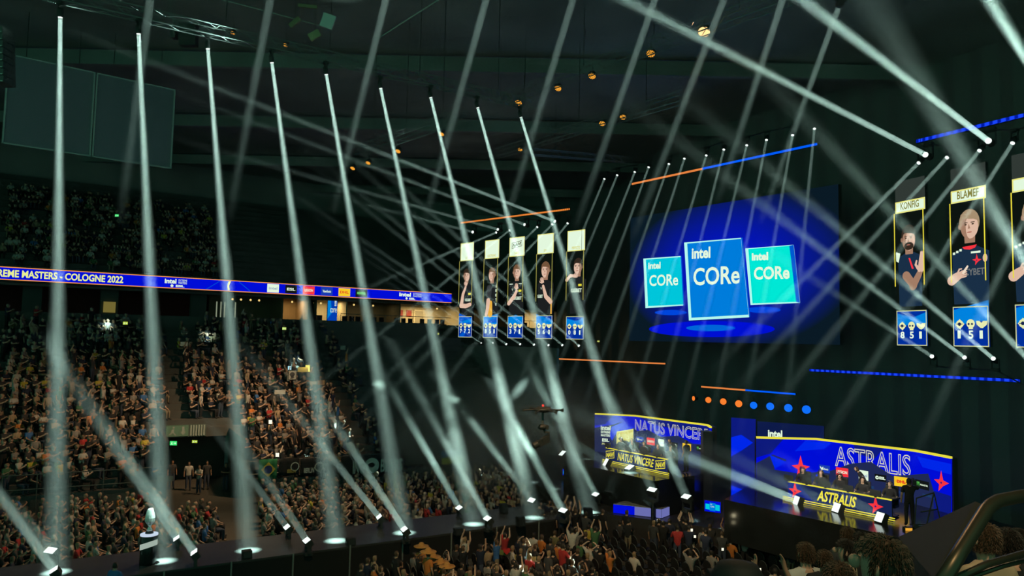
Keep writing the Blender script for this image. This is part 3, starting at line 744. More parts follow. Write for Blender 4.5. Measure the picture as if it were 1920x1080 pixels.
def portrait(f, k):
    """The picture between the name plate and the score: y from 2.05 up to 7.1."""
    if k == 0:
        torso(f, .25, 5.1, 1.7, SHIRT_E, 2.1); head(f, .05, 5.85, .92, 1.20, HAIRD_E, .6)
        limb(f, [(-.55, 3.05), (-.35, 4.1), (.0, 4.75)], [.46, .36, .24], SKIN_E, 8); limb(f, [(-.6, 3.0), (.1, 2.95), (.7, 3.1)], [.46, .42, .34], SKIN_E, 8); fist(f, .12, 5.05, .30, 1.2, 10)
        f.text('GGBET', -.05, 3.4, .26, WHITE_E, 6, .95, bold=.03); f.rect(.35, 4.0, .72, 4.18, YEL_E, 6)
    elif k == 1:
        torso(f, .2, 5.0, 1.6, SHIRT_E, 2.1); head(f, .12, 5.75, .86, 1.25, HAIRB_E, -.8)
        limb(f, [(-.2, 4.5), (-.35, 3.4)], [.7, .6], SHIRT2_E, 4); limb(f, [(-.30, 3.4), (-.40, 2.6), (-.55, 2.1)], [.5, .42, .36], SKIN_E, 5); limb(f, [(0, 3.2), (-.05, 2.15)], [.4, .6], GOLD_E, 4)
        for q in range(5): f.text('GBET'[q % 4], .62, 4.6 - q * .42, .24, WHITE_E, 6, .16, bold=.03)
    elif k == 2:
        torso(f, .05, 5.05, 1.8, SHIRT_E, 2.1); head(f, .1, 5.85, .95, 1.25, HAIRB_E, 0)
        limb(f, [(-.8, 3.1), (-.15, 3.7), (.15, 4.2)], [.40, .38, .26], SKIN_E, 8); fist(f, .18, 4.5, .32, .3, 10)
        f.text('GGBET', -.25, 3.4, .28, WHITE_E, 6, 1.0, bold=.03); f.rect(.35, 4.1, .7, 4.28, YEL_E, 6); f.text('V', -.5, 4.2, .22, WHITE_E, 6)
        for s in (-1, 1): f.rect(s * .55 - .2, 4.78, s * .55 + .2, 4.84, WHITE_E, 6)
    elif k == 3:
        torso(f, .1, 5.0, 1.8, SHIRT_E, 2.1); head(f, .08, 5.85, .98, 1.35, HAIRB_E, -.3, -1)
        limb(f, [(.75, 3.15), (.2, 3.6), (-.12, 4.5)], [.44, .40, .26], SKIN_E, 8); limb(f, [(.8, 4.1), (.75, 3.2)], [.4, .5], SHIRT2_E, 7); fist(f, -.2, 4.9, .32, .4, 10)
        f.text('GGBET', -.78, 3.5, .27, WHITE_E, 6, .62, bold=.03); f.text('V', -.45, 4.2, .2, WHITE_E, 6); f.rect(.72, 2.1, .86, 3.0, GOLD_E, 5)
    elif k == 4:
        torso(f, .25, 5.05, 1.7, SHIRT_E, 2.1, .1); head(f, .28, 5.95, .95, 1.3, HAIRD_E, -.7)
        limb(f, [(-.9, 4.9), (-.5, 5.25), (.05, 5.2)], [.3, .28, .22], SKIN_E, 8); fist(f, .0, 5.2, .28, -1.5, 10)
        f.text('GGBET', -.45, 3.85, .32, WHITE_E, 6, 1.15, bold=.03); f.rect(.32, 4.35, .68, 4.53, YEL_E, 6); f.text('V', -.3, 4.45, .2, WHITE_E, 6)
    elif k == 5:
        torso(f, -.05, 5.0, 1.5, NAVYS_E, 2.1); head(f, -.08, 5.75, .90, 1.35, HAIRD_E, .2)
        f.ell(-.05, 5.35, .30, .22, HAIRD_E, 7, 14); f.poly([(-.9, 5.1), (-.62, 5.0), (-.75, 4.5), (-.9, 4.6)], WHITE_E, 4)
        limb(f, [(-.25, 3.75), (.2, 3.2)], [.5, .42], SKIN2_E, 6); limb(f, [(.15, 3.15), (.5, 3.7), (.72, 4.1)], [.42, .36, .26], SKIN2_E, 7)
        for q in range(2): limb(f, [(.58 + q * .16, 4.0), (.66 + q * .14, 4.6), (.70 + q * .1, 4.95)], [.22, .16, .09], SKIN_E, 8 + q)
        limb(f, [(.5, 4.1), (.36, 4.3), (.42, 4.5)], [.18, .14, .1], SKIN_E, 8); f.poly([(-.1, 4.7), (.0, 4.7), (.22, 4.1), (.1, 4.1)], RED_E, 6)
    else:
        torso(f, .05, 4.95, 1.95, NAVYS_E, 2.1); head(f, .05, 6.0, 1.05, 1.42, HAIRL_E, .3)
        f.poly([(-.35, 4.95), (.42, 5.0), (.32, 4.85), (.05, 4.78), (-.25, 4.83)], RED_E, 4); f.rect(.12, 4.58, .62, 4.68, WHITE_E, 6)
        for q in range(3): f.rect(-.85 + q * .18, 4.60 + q * .07, -.72 + q * .18, 4.72 + q * .07, WHITE_E, 6)
        star(f, .42, 4.22, .24, 6); f.text('CYBET', -.25, 3.5, .34, emi('shirt_print', (.16, .17, .17)), 6, 1.05, bold=.02)
        limb(f, [(-.92, 3.3), (-.6, 3.5)], [.5, .42], SKIN_E, 8); fist(f, -.45, 3.55, .34, -1.3, 10); limb(f, [(-.25, 3.65), (-.02, 3.95)], [.14, .1], SKIN3_E, 12)
        f.ell(.86, 4.3, .12, .2, SKIN_E, 8)


def star(f, cx, cy, r, l, m=None, notch=True):
    """The lopsided five-pointed team star with a small hollow star in the middle."""
    m = m or RED_E
    out = [(90, 1.25), (14, 1.02), (-62, .98), (-112, 1.05), (170, .98)]; out = [(90, 1.35), (10, 1.0), (-38, .5), (-110, 1.1), (168, 1.0)]
    pts = []
    O = [(0, 1.35), (1.02, .12), (-.35, -.95), (-1.0, .20)]
    f.poly([(cx + x * r, cy + y * r) for x, y in [(0, 1.35), (.27, .30), (1.02, .12), (.25, -.32), (-.42, -1.0), (-.30, -.22), (-1.0, .20), (-.25, .32)]], m, l)
    f.poly([(cx + .17 * r * math.cos(math.radians(90 + 36 * k)) * (1 if k % 2 == 0 else .5), cy + .17 * r * math.sin(math.radians(90 + 36 * k)) * (1 if k % 2 == 0 else .5)) for k in range(10)], NAVY2_E, l + 1)


def banner(pxb, line, dr, name, k, nums, var, label, grp, white=(7.28, 9.0), grey=False, logo=False):
    p = PL(pxb, 640, line, dr); nb = Vector((-dr.y, dr.x, 0)); nb = -nb if nb.dot(EYE - p) < 0 else nb
    base = Vector((p.x, p.y, 9.68)); t = thing('led_banner', label, 'banner', base, grp)
    A = lambda: Flat(base, dr, Z3, nb, 0.012)
    MB().box(base + Z3 * 4.5 - nb * 0.10, (BW, 0.16, 9.0), (dr, nb, Z3)).build('casing', BLACK, t)
    f = A()
    if grey: f.rect(-BW / 2, 7.86, BW / 2, 9.0, GREY_E, 1)
    f.rect(-BW / 2, white[0], BW / 2, white[1], WHITE_E, 1); f.frame(-BW / 2, white[0], BW / 2, white[1], 0.07, emi('plate_rim', (.82, .80, .22)), 2)
    if name:
        h = .22 if not grey else .40; asp = text_geo(name, False, .02)[2]; w = min(BW * .62, asp * h * .62)
        f.text(name, -w / 2, white[0] + (.16 if not grey else .17), h, emi('name_olive', (.66, .60, .10)) if not grey else emi('name_dark', (.22, .20, .03)), 3, w, bold=.02)
    if logo: navi_logo(f, 0, 8.3, 1.25, .50, emi('logo_dark', (.10, .10, .05)), WHITE_E, 3)
    f.build('name_plate', t)
    f = A(); f.rect(-BW / 2, 1.9, BW / 2, white[0], BG_E, 0); portrait(f, k)
    f.rect(-BW / 2, 3.2, -BW / 2 + .06, white[0], YEL_E if grey else emi('rim_olive', (.42, .40, .08)), 12); f.rect(BW / 2 - .06, 3.2, BW / 2, white[0], YEL_E if grey else emi('rim_olive', (.42, .40, .08)), 12)
    f.build('portrait_panel', t)
    f = A(); stats(f, 0, 1.98 - (.10 if var == 4 else 0), nums, var); f.build('score_panel', t)
    return t


where = ['leftmost of the left five, hand under the chin', 'second of the left five, man turned sideways', 'middle of the left five, slanted logo on top',
         'fourth of the left five, long-haired man', 'rightmost of the left five, leaning head']
for i, (x, nm, nums) in enumerate([(872, 'B1T', '772'), (919, 'ELECTRONIC', '851'), (966, 'S1MPLE', '371'), (1020, 'SDY', '560'), (1078, 'PERFECTO', '081')]):
    banner(x, WL1, WLD, nm, i, nums, i, 'tall LED banner, ' + where[i], 'player banners left of the big screen', logo=(i == 2))
for i, (x, nm, nums, lb) in enumerate([(1711, 'KONFIG', '851', 'bearded man pressing his palms together'), (1822, 'BLAMEF', '151', 'fair-haired man pointing a finger'), (1945, '', '', 'cut off by the right edge of the picture')]):
    banner(x, WR1, WRD, nm, 5 if i == 0 else 6, nums, 4 if i == 0 else 5, 'tall LED banner on the right, ' + lb, 'player banners right of the big screen', (7.22, 7.86), True)

# ------------------------------------------------------------------ booths
def clipx(pts, x0, x1):
    for side, lim in ((1, x0), (-1, x1)):
        out = []
        for i, p in enumerate(pts):
            q = pts[(i + 1) % len(pts)]
            a, b = side * (p[0] - lim), side * (q[0] - lim)
            if a >= 0: out.append(p)
            if a * b < 0: t = a / (a - b); out.append((lim, p[1] + (q[1] - p[1]) * t))
        pts = out
        if not pts: return []
    return pts


class Pix:
    """Pictures on a chain of upright panels, drawn by where they fall in the photograph."""
    def __init__(self, tops, ztop, step=0.010):
        self.xs = [p[0] for p in tops]; self.w = [PZ(p[0], p[1], ztop) for p in tops]; self.ztop = ztop
        self.fl = []
        for a, b in zip(self.w, self.w[1:]):
            d = (b - a).normalized(); n = Vector((-d.y, d.x, 0)); n = -n if n.dot(EYE - a) < 0 else n
            self.fl.append(Flat(a, d, Z3, n, step))

    def seg(self, px):
        for i in range(len(self.fl)):
            if px < self.xs[i + 1]: return i
        return len(self.fl) - 1

    def xy(self, i, px, py):
        f = self.fl[i]; p = PL(px, py, f.o, f.ex); return ((p - f.o).dot(f.ex), p.z - f.o.z)

    def poly(self, pts, m, l):
        for i in range(len(self.fl)):
            c = clipx(pts, self.xs[i] if i else -1e4, self.xs[i + 1] if i < len(self.fl) - 1 else 1e4)
            if len(c) > 2: self.fl[i].poly([self.xy(i, *p) for p in c], m, l)

    def tile(self, px, py, wpx, hpx, m, l, s=None, tm=None, th=.5, bold=.03, tw=.84):
        i = self.seg(px); a = self.xy(i, px, py); b = self.xy(i, px + 1, py); c = self.xy(i, px, py + 1)
        w = wpx * (b[0] - a[0]); h = hpx * (a[1] - c[1]); f = self.fl[i]
        if m: f.rect(a[0] - w / 2, a[1] - h / 2, a[0] + w / 2, a[1] + h / 2, m, l)
        if s: f.text(s, a[0] - w * tw / 2, a[1] - h * th / 2, h * th, tm or WHITE_E, l + 1, w * tw, bold=bold)
        return f, a, w, h

    def text(self, s, p0, p1, hpx, m, l, outline=False, shear=0.0, bold=0.02):
        i = self.seg((p0[0] + p1[0]) / 2); a = self.xy(i, *p0); b = self.xy(i, *p1); c = self.xy(i, p0[0], p0[1] - hpx)
        self.fl[i].text(s, a[0], a[1], c[1] - a[1], m, l, b[0] - a[0], shear, outline, bold, skew=(b[1] - a[1]) / (b[0] - a[0]) if False else 0)

    def build(self, name, parent):
        mb = MB(); mats = []
        for f in self.fl:
            remap = []
            for m in f.mats:
                if m not in mats: mats.append(m)
                remap.append(mats.index(m))
            b = len(mb.v); mb.v += f.mb.v; mb.f += [tuple(b + i for i in q) for q in f.mb.f]; mb.m += [remap[k] for k in f.mb.m]
        return mb.build(name, mats, parent)


DUSK_E = emi('booth_dusk', (0.014, 0.022, 0.085)); TITLE_E = emi('title_line', (0.62, 0.62, 0.52)); SPON_BLUE = emi('sponsor_blue', (0.010, 0.045, 0.42)); GREEN_E = emi('sponsor_green', (0.15, 0.75, 0.12))
DHLRED = emi('sponsor_red_text', (0.75, 0.05, 0.02)); DHLY = emi('sponsor_amber', (0.92, 0.60, 0.02)); BLK_E = emi('sponsor_black', (0.006, 0.008, 0.008)); FAINT_E = emi('faint_blue_text', (0.012, 0.06, 0.17))
DECK = pbr('glossy_black_deck', (0.020, 0.022, 0.022), 0.16, 0, 0.15, 1.5)
PLZ = 2.95


def sponsors(pk, spec, l):
    for px, py, w, h, k in spec:
        if k == 'V': pk.tile(px, py, w, h, SPON_BLUE, l, 'ViewSonic', WHITE_E, .28, tw=.72); f, a, ww, hh = pk.tile(px, py, w, h, None, l); f.poly([(a[0] - ww * .42, a[1] + hh * .25), (a[0] - ww * .30, a[1] + hh * .25), (a[0] - ww * .24, a[1] - hh * .02), (a[0] - ww * .16, a[1] + hh * .25), (a[0] - ww * .06, a[1] + hh * .25), (a[0] - ww * .24, a[1] - hh * .32)], WHITE_E, l + 2)
        if k == 'L': pk.tile(px, py, w, h, RED_E, l, 'LEGION', WHITE_E, .36)
        if k == 'I': pk.tile(px, py, w, h, WHITE_E, l, 'intel', emi('intel_grey', (.35, .45, .55)), .34)
        if k == 'E': f, a, ww, hh = pk.tile(px, py, w, h, BLK_E, l); f.text('ESL', a[0] - ww * .10, a[1] - hh * .2, hh * .42, WHITE_E, l + 1, ww * .52, bold=.05); f.ell(a[0] - ww * .28, a[1], hh * .26, hh * .26, WHITE_E, l + 1); f.rect(a[0] - ww * .34, a[1] - hh * .05, a[0] - ww * .16, a[1] + hh * .05, BLK_E, l + 2)
        if k == 'D': f, a, ww, hh = pk.tile(px, py, w, h, DHLY, l, 'DHL', DHLRED, .34, .06, .6); f.rect(a[0] - ww * .42, a[1] - hh * .02, a[0] + ww * .42, a[1] + hh * .03, DHLRED, l + 2)
        if k == 'M':
            f, a, ww, hh = pk.tile(px, py, w, h, BLK_E, l)
            for q in range(3): f.poly([(a[0] - ww * (.42 - .09 * q), a[1] + hh * .28), (a[0] - ww * (.36 - .09 * q), a[1] + hh * .28), (a[0] - ww * (.37 - .09 * q), a[1] - hh * (.30 - .06 * (q % 2)))], GREEN_E, l + 1)
            f.text('MONSTER', a[0] - ww * .12, a[1] - hh * .10, hh * .2, WHITE_E, l + 1, ww * .55, bold=.03)


def booth(name, label, tops, zt, zb, base_fn, desk, desk_fn, backs):
    t = thing(name, label, 'stage booth', (PZ(*tops[0], zt).x, PZ(*tops[0], zt).y, zb))
    pk = Pix(tops, zt); base_fn(pk)
    mb = MB()
    for f, a, b in zip(pk.fl, pk.w, pk.w[1:]):
        mb.prism([Vector((a.x, a.y, zb)) - f.n * .03, Vector((b.x, b.y, zb)) - f.n * .03, b - f.n * .03, a - f.n * .03], -f.n, 0.25)
    mb.build('wall_casing', BLACK, t)
    pk.build('led_wall', t)
    rm = MB()
    for f, a, b in zip(pk.fl, pk.w, pk.w[1:]): rm.box((a + b) / 2 + f.n * .03, ((b - a).length, 0.10, 0.09), (f.ex, f.n, Z3))
    rm.build('top_light_strip', YEL_E, t)
    (a, b), ztd = desk, 3.75
    dk = Pix([a, b], ztd); f = dk.fl[0]; L = (dk.w[1] - dk.w[0]).length
    mb = MB()
    mb.box((dk.w[0] + dk.w[1]) / 2 - f.n * 0.45 - Z3 * .03, (L, 0.85, 0.06), (f.ex, f.n, Z3))
    mb.box((dk.w[0] + dk.w[1]) / 2 - f.n * 0.05 - Z3 * .40, (L, 0.05, 0.74), (f.ex, f.n, Z3))
    mb.build('desk', BLACK, t)
    desk_fn(dk, f, L); dk.build('desk_front_screen', t)
    mb = MB(); mb.box((dk.w[0] + dk.w[1]) / 2 + f.n * .02 - Z3 * .01, (L, 0.06, 0.05), (f.ex, f.n, Z3))
    for q in (0.68, .76): mb.box((dk.w[0] + dk.w[1]) / 2 + f.n * .05 - Z3 * q - f.ex * .05, (L + .35, 0.06, 0.028), (f.ex, f.n, Z3))
    mb.build('desk_light_strip', YEL_E, t)
    for q in (.25, .75):
        ld = bpy.data.lights.new('booth_lamp', 'AREA'); ld.size = .8; ld.energy = 22; ld.color = (1, .92, .80); ld.spread = math.radians(80)
        lo = bpy.data.objects.new('booth_lamp', ld); COL.objects.link(lo); pp_ = dk.w[0] + f.ex * L * q + f.n * 1.6 + Z3 * 2.6; r_, f_, u_ = axes(-f.n * 2.3 - Z3 * 2.4)
        lo.matrix_world = Matrix.Translation(pp_) @ Matrix((r_, u_, -f_)).transposed().to_4x4()
    # platform
    c = (dk.w[0] + dk.w[1]) / 2; r = f.ex; n = f.n
    q0 = dk.w[0] - r * 1.6; q1 = dk.w[1] + r * 1.9
    fr_ = 2.3 if 'right' in label else 1.7; q1 = q1 - r * (0 if 'right' in label else 1.2)
    pf = [q0 + n * fr_, q1 + n * fr_, q1 - n * 1.2, Vector(pk.w[-1]), Vector(pk.w[-2]), Vector(pk.w[0]) - r * .3]
    MB().prism([Vector((p.x, p.y, PLZ)) for p in pf], (0, 0, -1), PLZ - 1.22).build('platform', DECK, t)
    return t, dk, f, L


def ast_wall(pk):
    pk.poly([(1418, 820), (1530, 823), (1717, 845), (1785, 858), (1785, 1010), (1418, 1010)], BLUE_E, 0)
    pk.poly([(1418, 822), (1470, 822), (1445, 850), (1418, 858)], NAVY2_E, 1); pk.poly([(1600, 832), (1660, 838), (1640, 860), (1605, 850)], NAVY2_E, 1)
    pk.poly([(1510, 826), (1560, 830), (1545, 842), (1490, 846)], BLUE2_E, 1); pk.poly([(1720, 856), (1784, 870), (1784, 890), (1730, 876)], BLUE2_E, 1)
    pk.text('ASTRALIS', (1566, 874), (1708, 888), 38, TITLE_E, 2, outline=0.020)
    pk.poly([(1418, 868), (1448, 852), (1475, 862), (1450, 880), (1500, 888), (1560, 882), (1596, 869), (1634, 866), (1674, 892), (1742, 888), (1752, 920), (1752, 1015), (1418, 1015)], DUSK_E, 4)
    pk.poly([(1442, 852), (1475, 866), (1452, 878)], BLUE2_E, 5); pk.poly([(1530, 890), (1545, 886), (1548, 902), (1534, 905)], BLUE2_E, 5)
    pk.poly([(1752, 920), (1785, 930), (1785, 1010), (1752, 1005)], NAVY2_E, 4)
    sponsors(pk, [(1547, 879, 20, 14, 'V'), (1580, 885, 23, 16, 'L'), (1620, 891, 18, 18, 'I'), (1652, 896, 22, 13, 'E'), (1691, 903, 27, 18, 'D'), (1731, 909, 26, 16, 'M')], 6)
    for px, py, r in ((1500, 876, 17), (1768, 905, 17)):
        i = pk.seg(px); a = pk.xy(i, px, py); b = pk.xy(i, px + r, py); star(pk.fl[i], a[0], a[1], (b[0] - a[0]) if i == 0 else (a[1] - pk.xy(i, px, py + r)[1]) , 8)
    for px, py in ((1628, 912), (1690, 923), (1744, 930)): pk.tile(px, py, 28, 5, None, 6, 'CHAMPIONS 2022', FAINT_E, .9)


def ast_desk(dk, f, L):
    f.rect(0, -.78, L, 0, NAVY_E, 0); f.poly([(0, -.78), (L * .3, -.78), (L * .1, 0), (0, 0)], NAVY2_E, 1)
    f.text('ASTRALIS', L * .30, -.58, .44, YEL_E, 2, L * .37, .22, False, .03)
    star(f, L * .075, -.36, .30, 3); star(f, L * .86, -.36, .30, 3)


def nav_wall(pk):
    pk.poly([(1115, 775), (1190, 779), (1327, 797), (1334, 801), (1334, 905), (1115, 905)], BLUE_E, 0)
    pk.poly([(1115, 777), (1150, 779), (1135, 795), (1115, 798)], NAVY2_E, 1); pk.poly([(1195, 782), (1250, 788), (1330, 800), (1330, 812), (1240, 800)], NAVY2_E, 1)
    pk.text('NATUS VINCERE', (1191, 807), (1330, 826), 21, TITLE_E, 2, outline=0.018)
    pk.poly([(1115, 802), (1150, 796), (1165, 791), (1188, 802), (1196, 808), (1216, 806), (1240, 819), (1272, 817), (1282, 822), (1300, 832), (1334, 834), (1334, 915), (1115, 915)], DUSK_E, 4)
    pk.poly([(1147, 800), (1166, 792), (1187, 800), (1186, 806), (1156, 812), (1148, 826), (1143, 818)], BLUE2_E, 5)
    pk.tile(1136, 802, 22, 10, None, 7, 'intel', WHITE_E, .9, .04); pk.tile(1136, 810, 21, 5, None, 7, 'EXTREME', WHITE_E, .9, .04); pk.tile(1136, 816, 21, 5, None, 7, 'MASTERS', WHITE_E, .9, .04)
    pk.tile(1136, 825, 16, 7, None, 7, 'ESL', WHITE_E, .9, .05); pk.tile(1137, 832, 20, 4.5, None, 7, 'JULY 2022', YTXT_E, .9, .03)
    i = pk.seg(1172); a = pk.xy(i, 1172, 819); b = pk.xy(i, 1190, 819); c = pk.xy(i, 1172, 831)
    navi_logo(pk.fl[i], a[0], a[1], (b[0] - a[0]) * 1.75, (a[1] - c[1]) * 1.85, YTXT_E, emi('logo_gold', (.62, .52, .04)), 7)
    sponsors(pk, [(1201, 824, 14, 10, 'V'), (1221.5, 827.5, 15, 13, 'L'), (1241, 830, 11, 13, 'I'), (1265, 834, 14, 9, 'E'), (1289, 838, 16, 13, 'D'), (1314, 841, 14, 11, 'M')], 6)


def nav_desk(dk, f, L):
    f.rect(0, -.78, L, 0, NAVY_E, 0)
    f.text('NATUS VINCERE', L * .20, -.56, .42, YEL_E, 2, L * .58, .20, False, .02)
    for x in (.07, .89): navi_logo(f, L * x, -.36, L * .15, .42, YEL_E, NAVY_E, 2)


BOOTHS = []
BOOTHS.append(booth('player_booth', 'right stage booth with red stars and ASTRALIS on a blue LED wall and desk', [(1418, 820), (1530, 823), (1717, 845), (1785, 858)], 5.2, 2.4, ast_wall, ((1478, 902), (1672, 937)), ast_desk, None))
BOOTHS.append(booth('player_booth', 'left stage booth with yellow NATUS VINCERE lettering on a blue LED wall and desk', [(1115.7, 775.7), (1190.7, 779.4), (1327, 797), (1334, 801)], 5.2, 2.6, nav_wall, ((1137, 839), (1252, 861)), nav_desk, None))

# stage deck and runway
RWZ = 1.2
R0 = PZ(290, 1073, RWZ); R1 = PZ(1127, 962, RWZ); RWD = (R1 - R0).normalized(); RWN = Vector((-RWD.y, RWD.x, 0))
RL = (R1 - R0).length
rw = MB()
q = [R0 - RWD * 14, R1, R1 + RWN * 3.0, R0 - RWD * 14 + RWN * 3.0]
rw.prism(q, (0, 0, -1), RWZ)
tag(rw.build('runway_floor', pbr('runway_black', (0.055, 0.058, 0.058), 0.32, 0, 0.15, 1.5, 0.3)), 'long glossy black runway crossing the floor crowd', kind='structure')
dk_ = [PZ(1128, 962, RWZ) + RWD * .02, PZ(1500, 1012, RWZ), PZ(1800, 1062, RWZ), Vector((26, 30, RWZ)), Vector((22, 42, RWZ)), Vector((9, 58, RWZ)), Vector((-4, 60, RWZ)), R1 + RWN * 3.0 + RWD * .02]
tag(MB().prism([Vector((p.x, p.y, RWZ)) for p in dk_], (0, 0, -1), RWZ).build('stage_floor', pbr('stage_black', (0.05, 0.052, 0.052), 0.35, 0, 0.15, 1.5, 0.3)), 'black main stage deck under the booths', kind='structure')
tag(MB().box(R0 + RWD * (RL / 2 - 7) - RWN * .03 - Z3 * .63, (RL + 14, .03, 1.12), (RWD, RWN, Z3)).build('trim_5', pbr('front_sheet_black', (.012, .013, .013), .9)), 'black sheet added to darken the front of the runway', kind='structure')  # dark sheet added so the runway front stays black in the ambient light
for k in range(12):
    p = R0 + RWD * (k * 2.25 + .3) - RWN * .06
    tag(MB().tube([Vector((p.x, p.y, 0)), Vector((p.x, p.y, RWZ + .05))], 0.035, 8).build('runway_post', pbr('grey_post', (.20, .22, .21), .5)), 'thin grey post along the front of the black runway', 'post', 'posts along the runway front')
# low podium where the runway meets the stage
LAV_E = emi('podium_lavender', (0.14, 0.15, 0.42)); 
pc = [PZ(1150, 962, RWZ), PZ(1240, 972, RWZ), PZ(1292, 952, RWZ), PZ(1215, 944, RWZ)]
pdm = thing('stage_podium', 'low podium with a blue and lavender lit front at the end of the runway', 'podium', pc[0])
MB().prism([p + Z3 * .45 for p in pc], (0, 0, -1), 0.44).build('deck', pbr('podium_top', (.35, .36, .36), .4), pdm)
fr = Flat(pc[0] + Z3 * .02, pc[1] - pc[0], Z3, None, .02); lw = (pc[1] - pc[0]).length
fr.rect(0, 0, lw * .45, .40, BLUE_E, 1); fr.rect(lw * .45, 0, lw, .40, LAV_E, 1); fr.build('lit_front', pdm)
fr = Flat(pc[1] + Z3 * .02, pc[2] - pc[1], Z3, None, .02); lw = (pc[2] - pc[1]).length; fr.rect(0, 0, lw, .4, LAV_E, 1); fr.build('lit_front', pdm)

# little screens on the stage edge showing the big picture
for (px, py, w, h, d, lab) in [(1063, 886, 15, 11, 44, 'left of the left booth'), (1160, 910, 19, 14, 40, 'below the left booth'), (1336, 950, 26, 20, 34, 'between the booths, low'), (1482, 985, 29, 19, 29.5, 'under the right booth')]:
    p = P(px, py, d); ex = Vector((0.80, -0.45, 0)).normalized(); k = d / F; w2, h2 = w * k * 1.15, h * k
    t = thing('stage_monitor_screen', 'small blue screen ' + lab, 'monitor', p - Z3 * (h2 / 2), 'small blue screens around the stage')
    nn = Vector((ex.y, -ex.x, 0)); nn = -nn if nn.dot(EYE - p) < 0 else nn
    MB().box(p - nn * .06, (w2 * 1.08, .08, h2 * 1.12), (ex, nn, Z3)).build('casing', BLACK, t)
    MB().tube([Vector((p.x, p.y, RWZ if px != 1482 else 0)) - nn * .06, p - nn * .06], .03, 8).build('stand', BLACK, t)
    f = Flat(p - ex * (w2 / 2) - Z3 * (h2 / 2), ex, Z3, nn, .006)
    f.rect(0, 0, w2, h2, BLUE_E, 0)
    for x0, x1, y0, y1, m, l in ((.06, .34, .22, .72, TEAL1, 2), (.32, .68, .12, .86, AZUR, 3), (.66, .95, .2, .74, TEAL1, 2)): f.poly([(w2 * x0, h2 * y0), (w2 * x1, h2 * (y0 - .03)), (w2 * x1, h2 * (y1 - .02)), (w2 * x0, h2 * y1)], m, l)
    f.text('CORe', w2 * .38, h2 * .44, h2 * .14, WHITE_E, 5, w2 * .24); f.text('intel', w2 * .36, h2 * .68, h2 * .09, WHITE_E, 5, w2 * .12)
    f.build('display', t)
for px, py, d, w, lab in ((1292, 911, 37.5, .22, 'right of the left booth'), (1700, 998, 26.5, .24, 'at the foot of the red star booth')):
    p = P(px, py, d); t = thing('orange_light_box', 'small orange lit box ' + lab, 'light box', p - Z3 * .14, 'orange light boxes')
    MB().box(p + Vector((.1, .12, 0)), (w + .06, .16, .32)).build('housing', BLACK, t); MB().box(p + Vector((.1, .03, 0)), (w, .02, .28)).build('lit_face', emi('amber_box', (.85, .40, .04)), t)
# blue LED column and the dim panel with intel between the booths
sp = Pix([(1371, 783), (1417, 786)], 5.75)
t = thing('led_side_panel', 'tall bright blue LED panel left of the red star booth', 'LED panel', (sp.w[0].x, sp.w[0].y, 1.22))
f = sp.fl[0]; MB().prism([Vector((p.x, p.y, z)) - f.n * .02 for p, z in ((sp.w[0], 1.22), (sp.w[1], 1.22), (sp.w[1], 5.75), (sp.w[0], 5.75))], -f.n, .2).build('casing', BLACK, t)
sp.poly([(1371, 783), (1417, 786), (1416, 940), (1371, 930)], NAVY2_E, 0); sp.poly([(1371, 820), (1390, 815), (1412, 830), (1390, 845), (1371, 856)], BLUE2_E, 1); sp.poly([(1371, 910), (1414, 925), (1414, 940), (1371, 930)], BLUE2_E, 1)
sp.build('display', t)
sp = Pix([(1420, 790), (1545, 799)], 5.62)
t = thing('led_rear_panel', 'dim navy LED panel with a white intel word above the right booth', 'LED panel', (sp.w[0].x, sp.w[0].y, 2.4))
f = sp.fl[0]; MB().prism([Vector((p.x, p.y, z)) - f.n * .02 for p, z in ((sp.w[0], 1.22), (sp.w[1], 1.22), (sp.w[1], 5.62), (sp.w[0], 5.62))], -f.n, .2).build('casing', BLACK, t)
sp.poly([(1420, 790), (1545, 799), (1545, 850), (1420, 850)], emi('panel_dim_navy', (.004, .010, .065)), 0); sp.text('intel', (1440, 820), (1467, 821), 15, WHITE_E, 2, bold=.04); sp.build('display', t)
p = P(1325, 840, 37.8)
t = thing('stage_tower', 'black stage tower hiding the right end of the left booth screen', 'tower', (p.x, p.y, RWZ))
MB().box((p.x, p.y, (RWZ + 5.05) / 2), (.5, .5, 5.05 - RWZ)).build('column', BLACK, t)
MB().box((p.x, p.y, RWZ + .05), (.8, .8, .08)).build('foot', BLACK, t)

# monitor wedges on the runway
for i, (px, py) in enumerate([(463, 1046), (658, 1022), (860, 1003), (977, 987), (1104, 970), (1221, 963), (945, 962)]):
    p = PZ(px, py, RWZ + .012); 
    t = thing('stage_speaker', 'small black floor speaker on the glossy runway', 'speaker', p, 'floor speakers on the runway')
    k = .42 if px > 900 else .26
    m = MB(); m.prism([p - RWD * .17 - RWN * .12, p + RWD * .17 - RWN * .12, p + RWD * .17 - RWN * .05 + Z3 * k, p - RWD * .17 - RWN * .05 + Z3 * k], RWN, .28); m.build('cabinet', pbr('speaker_black', (.006, .007, .007), .7), t)
    MB().prism([p - RWD * .14 - RWN * .125 + Z3 * .03, p + RWD * .14 - RWN * .125 + Z3 * .03, p + RWD * .14 - RWN * .07 + Z3 * (k - .03), p - RWD * .14 - RWN * .07 + Z3 * (k - .03)], -RWN, .01).build('grille', pbr('speaker_grille', (.014, .016, .016), .5), t)

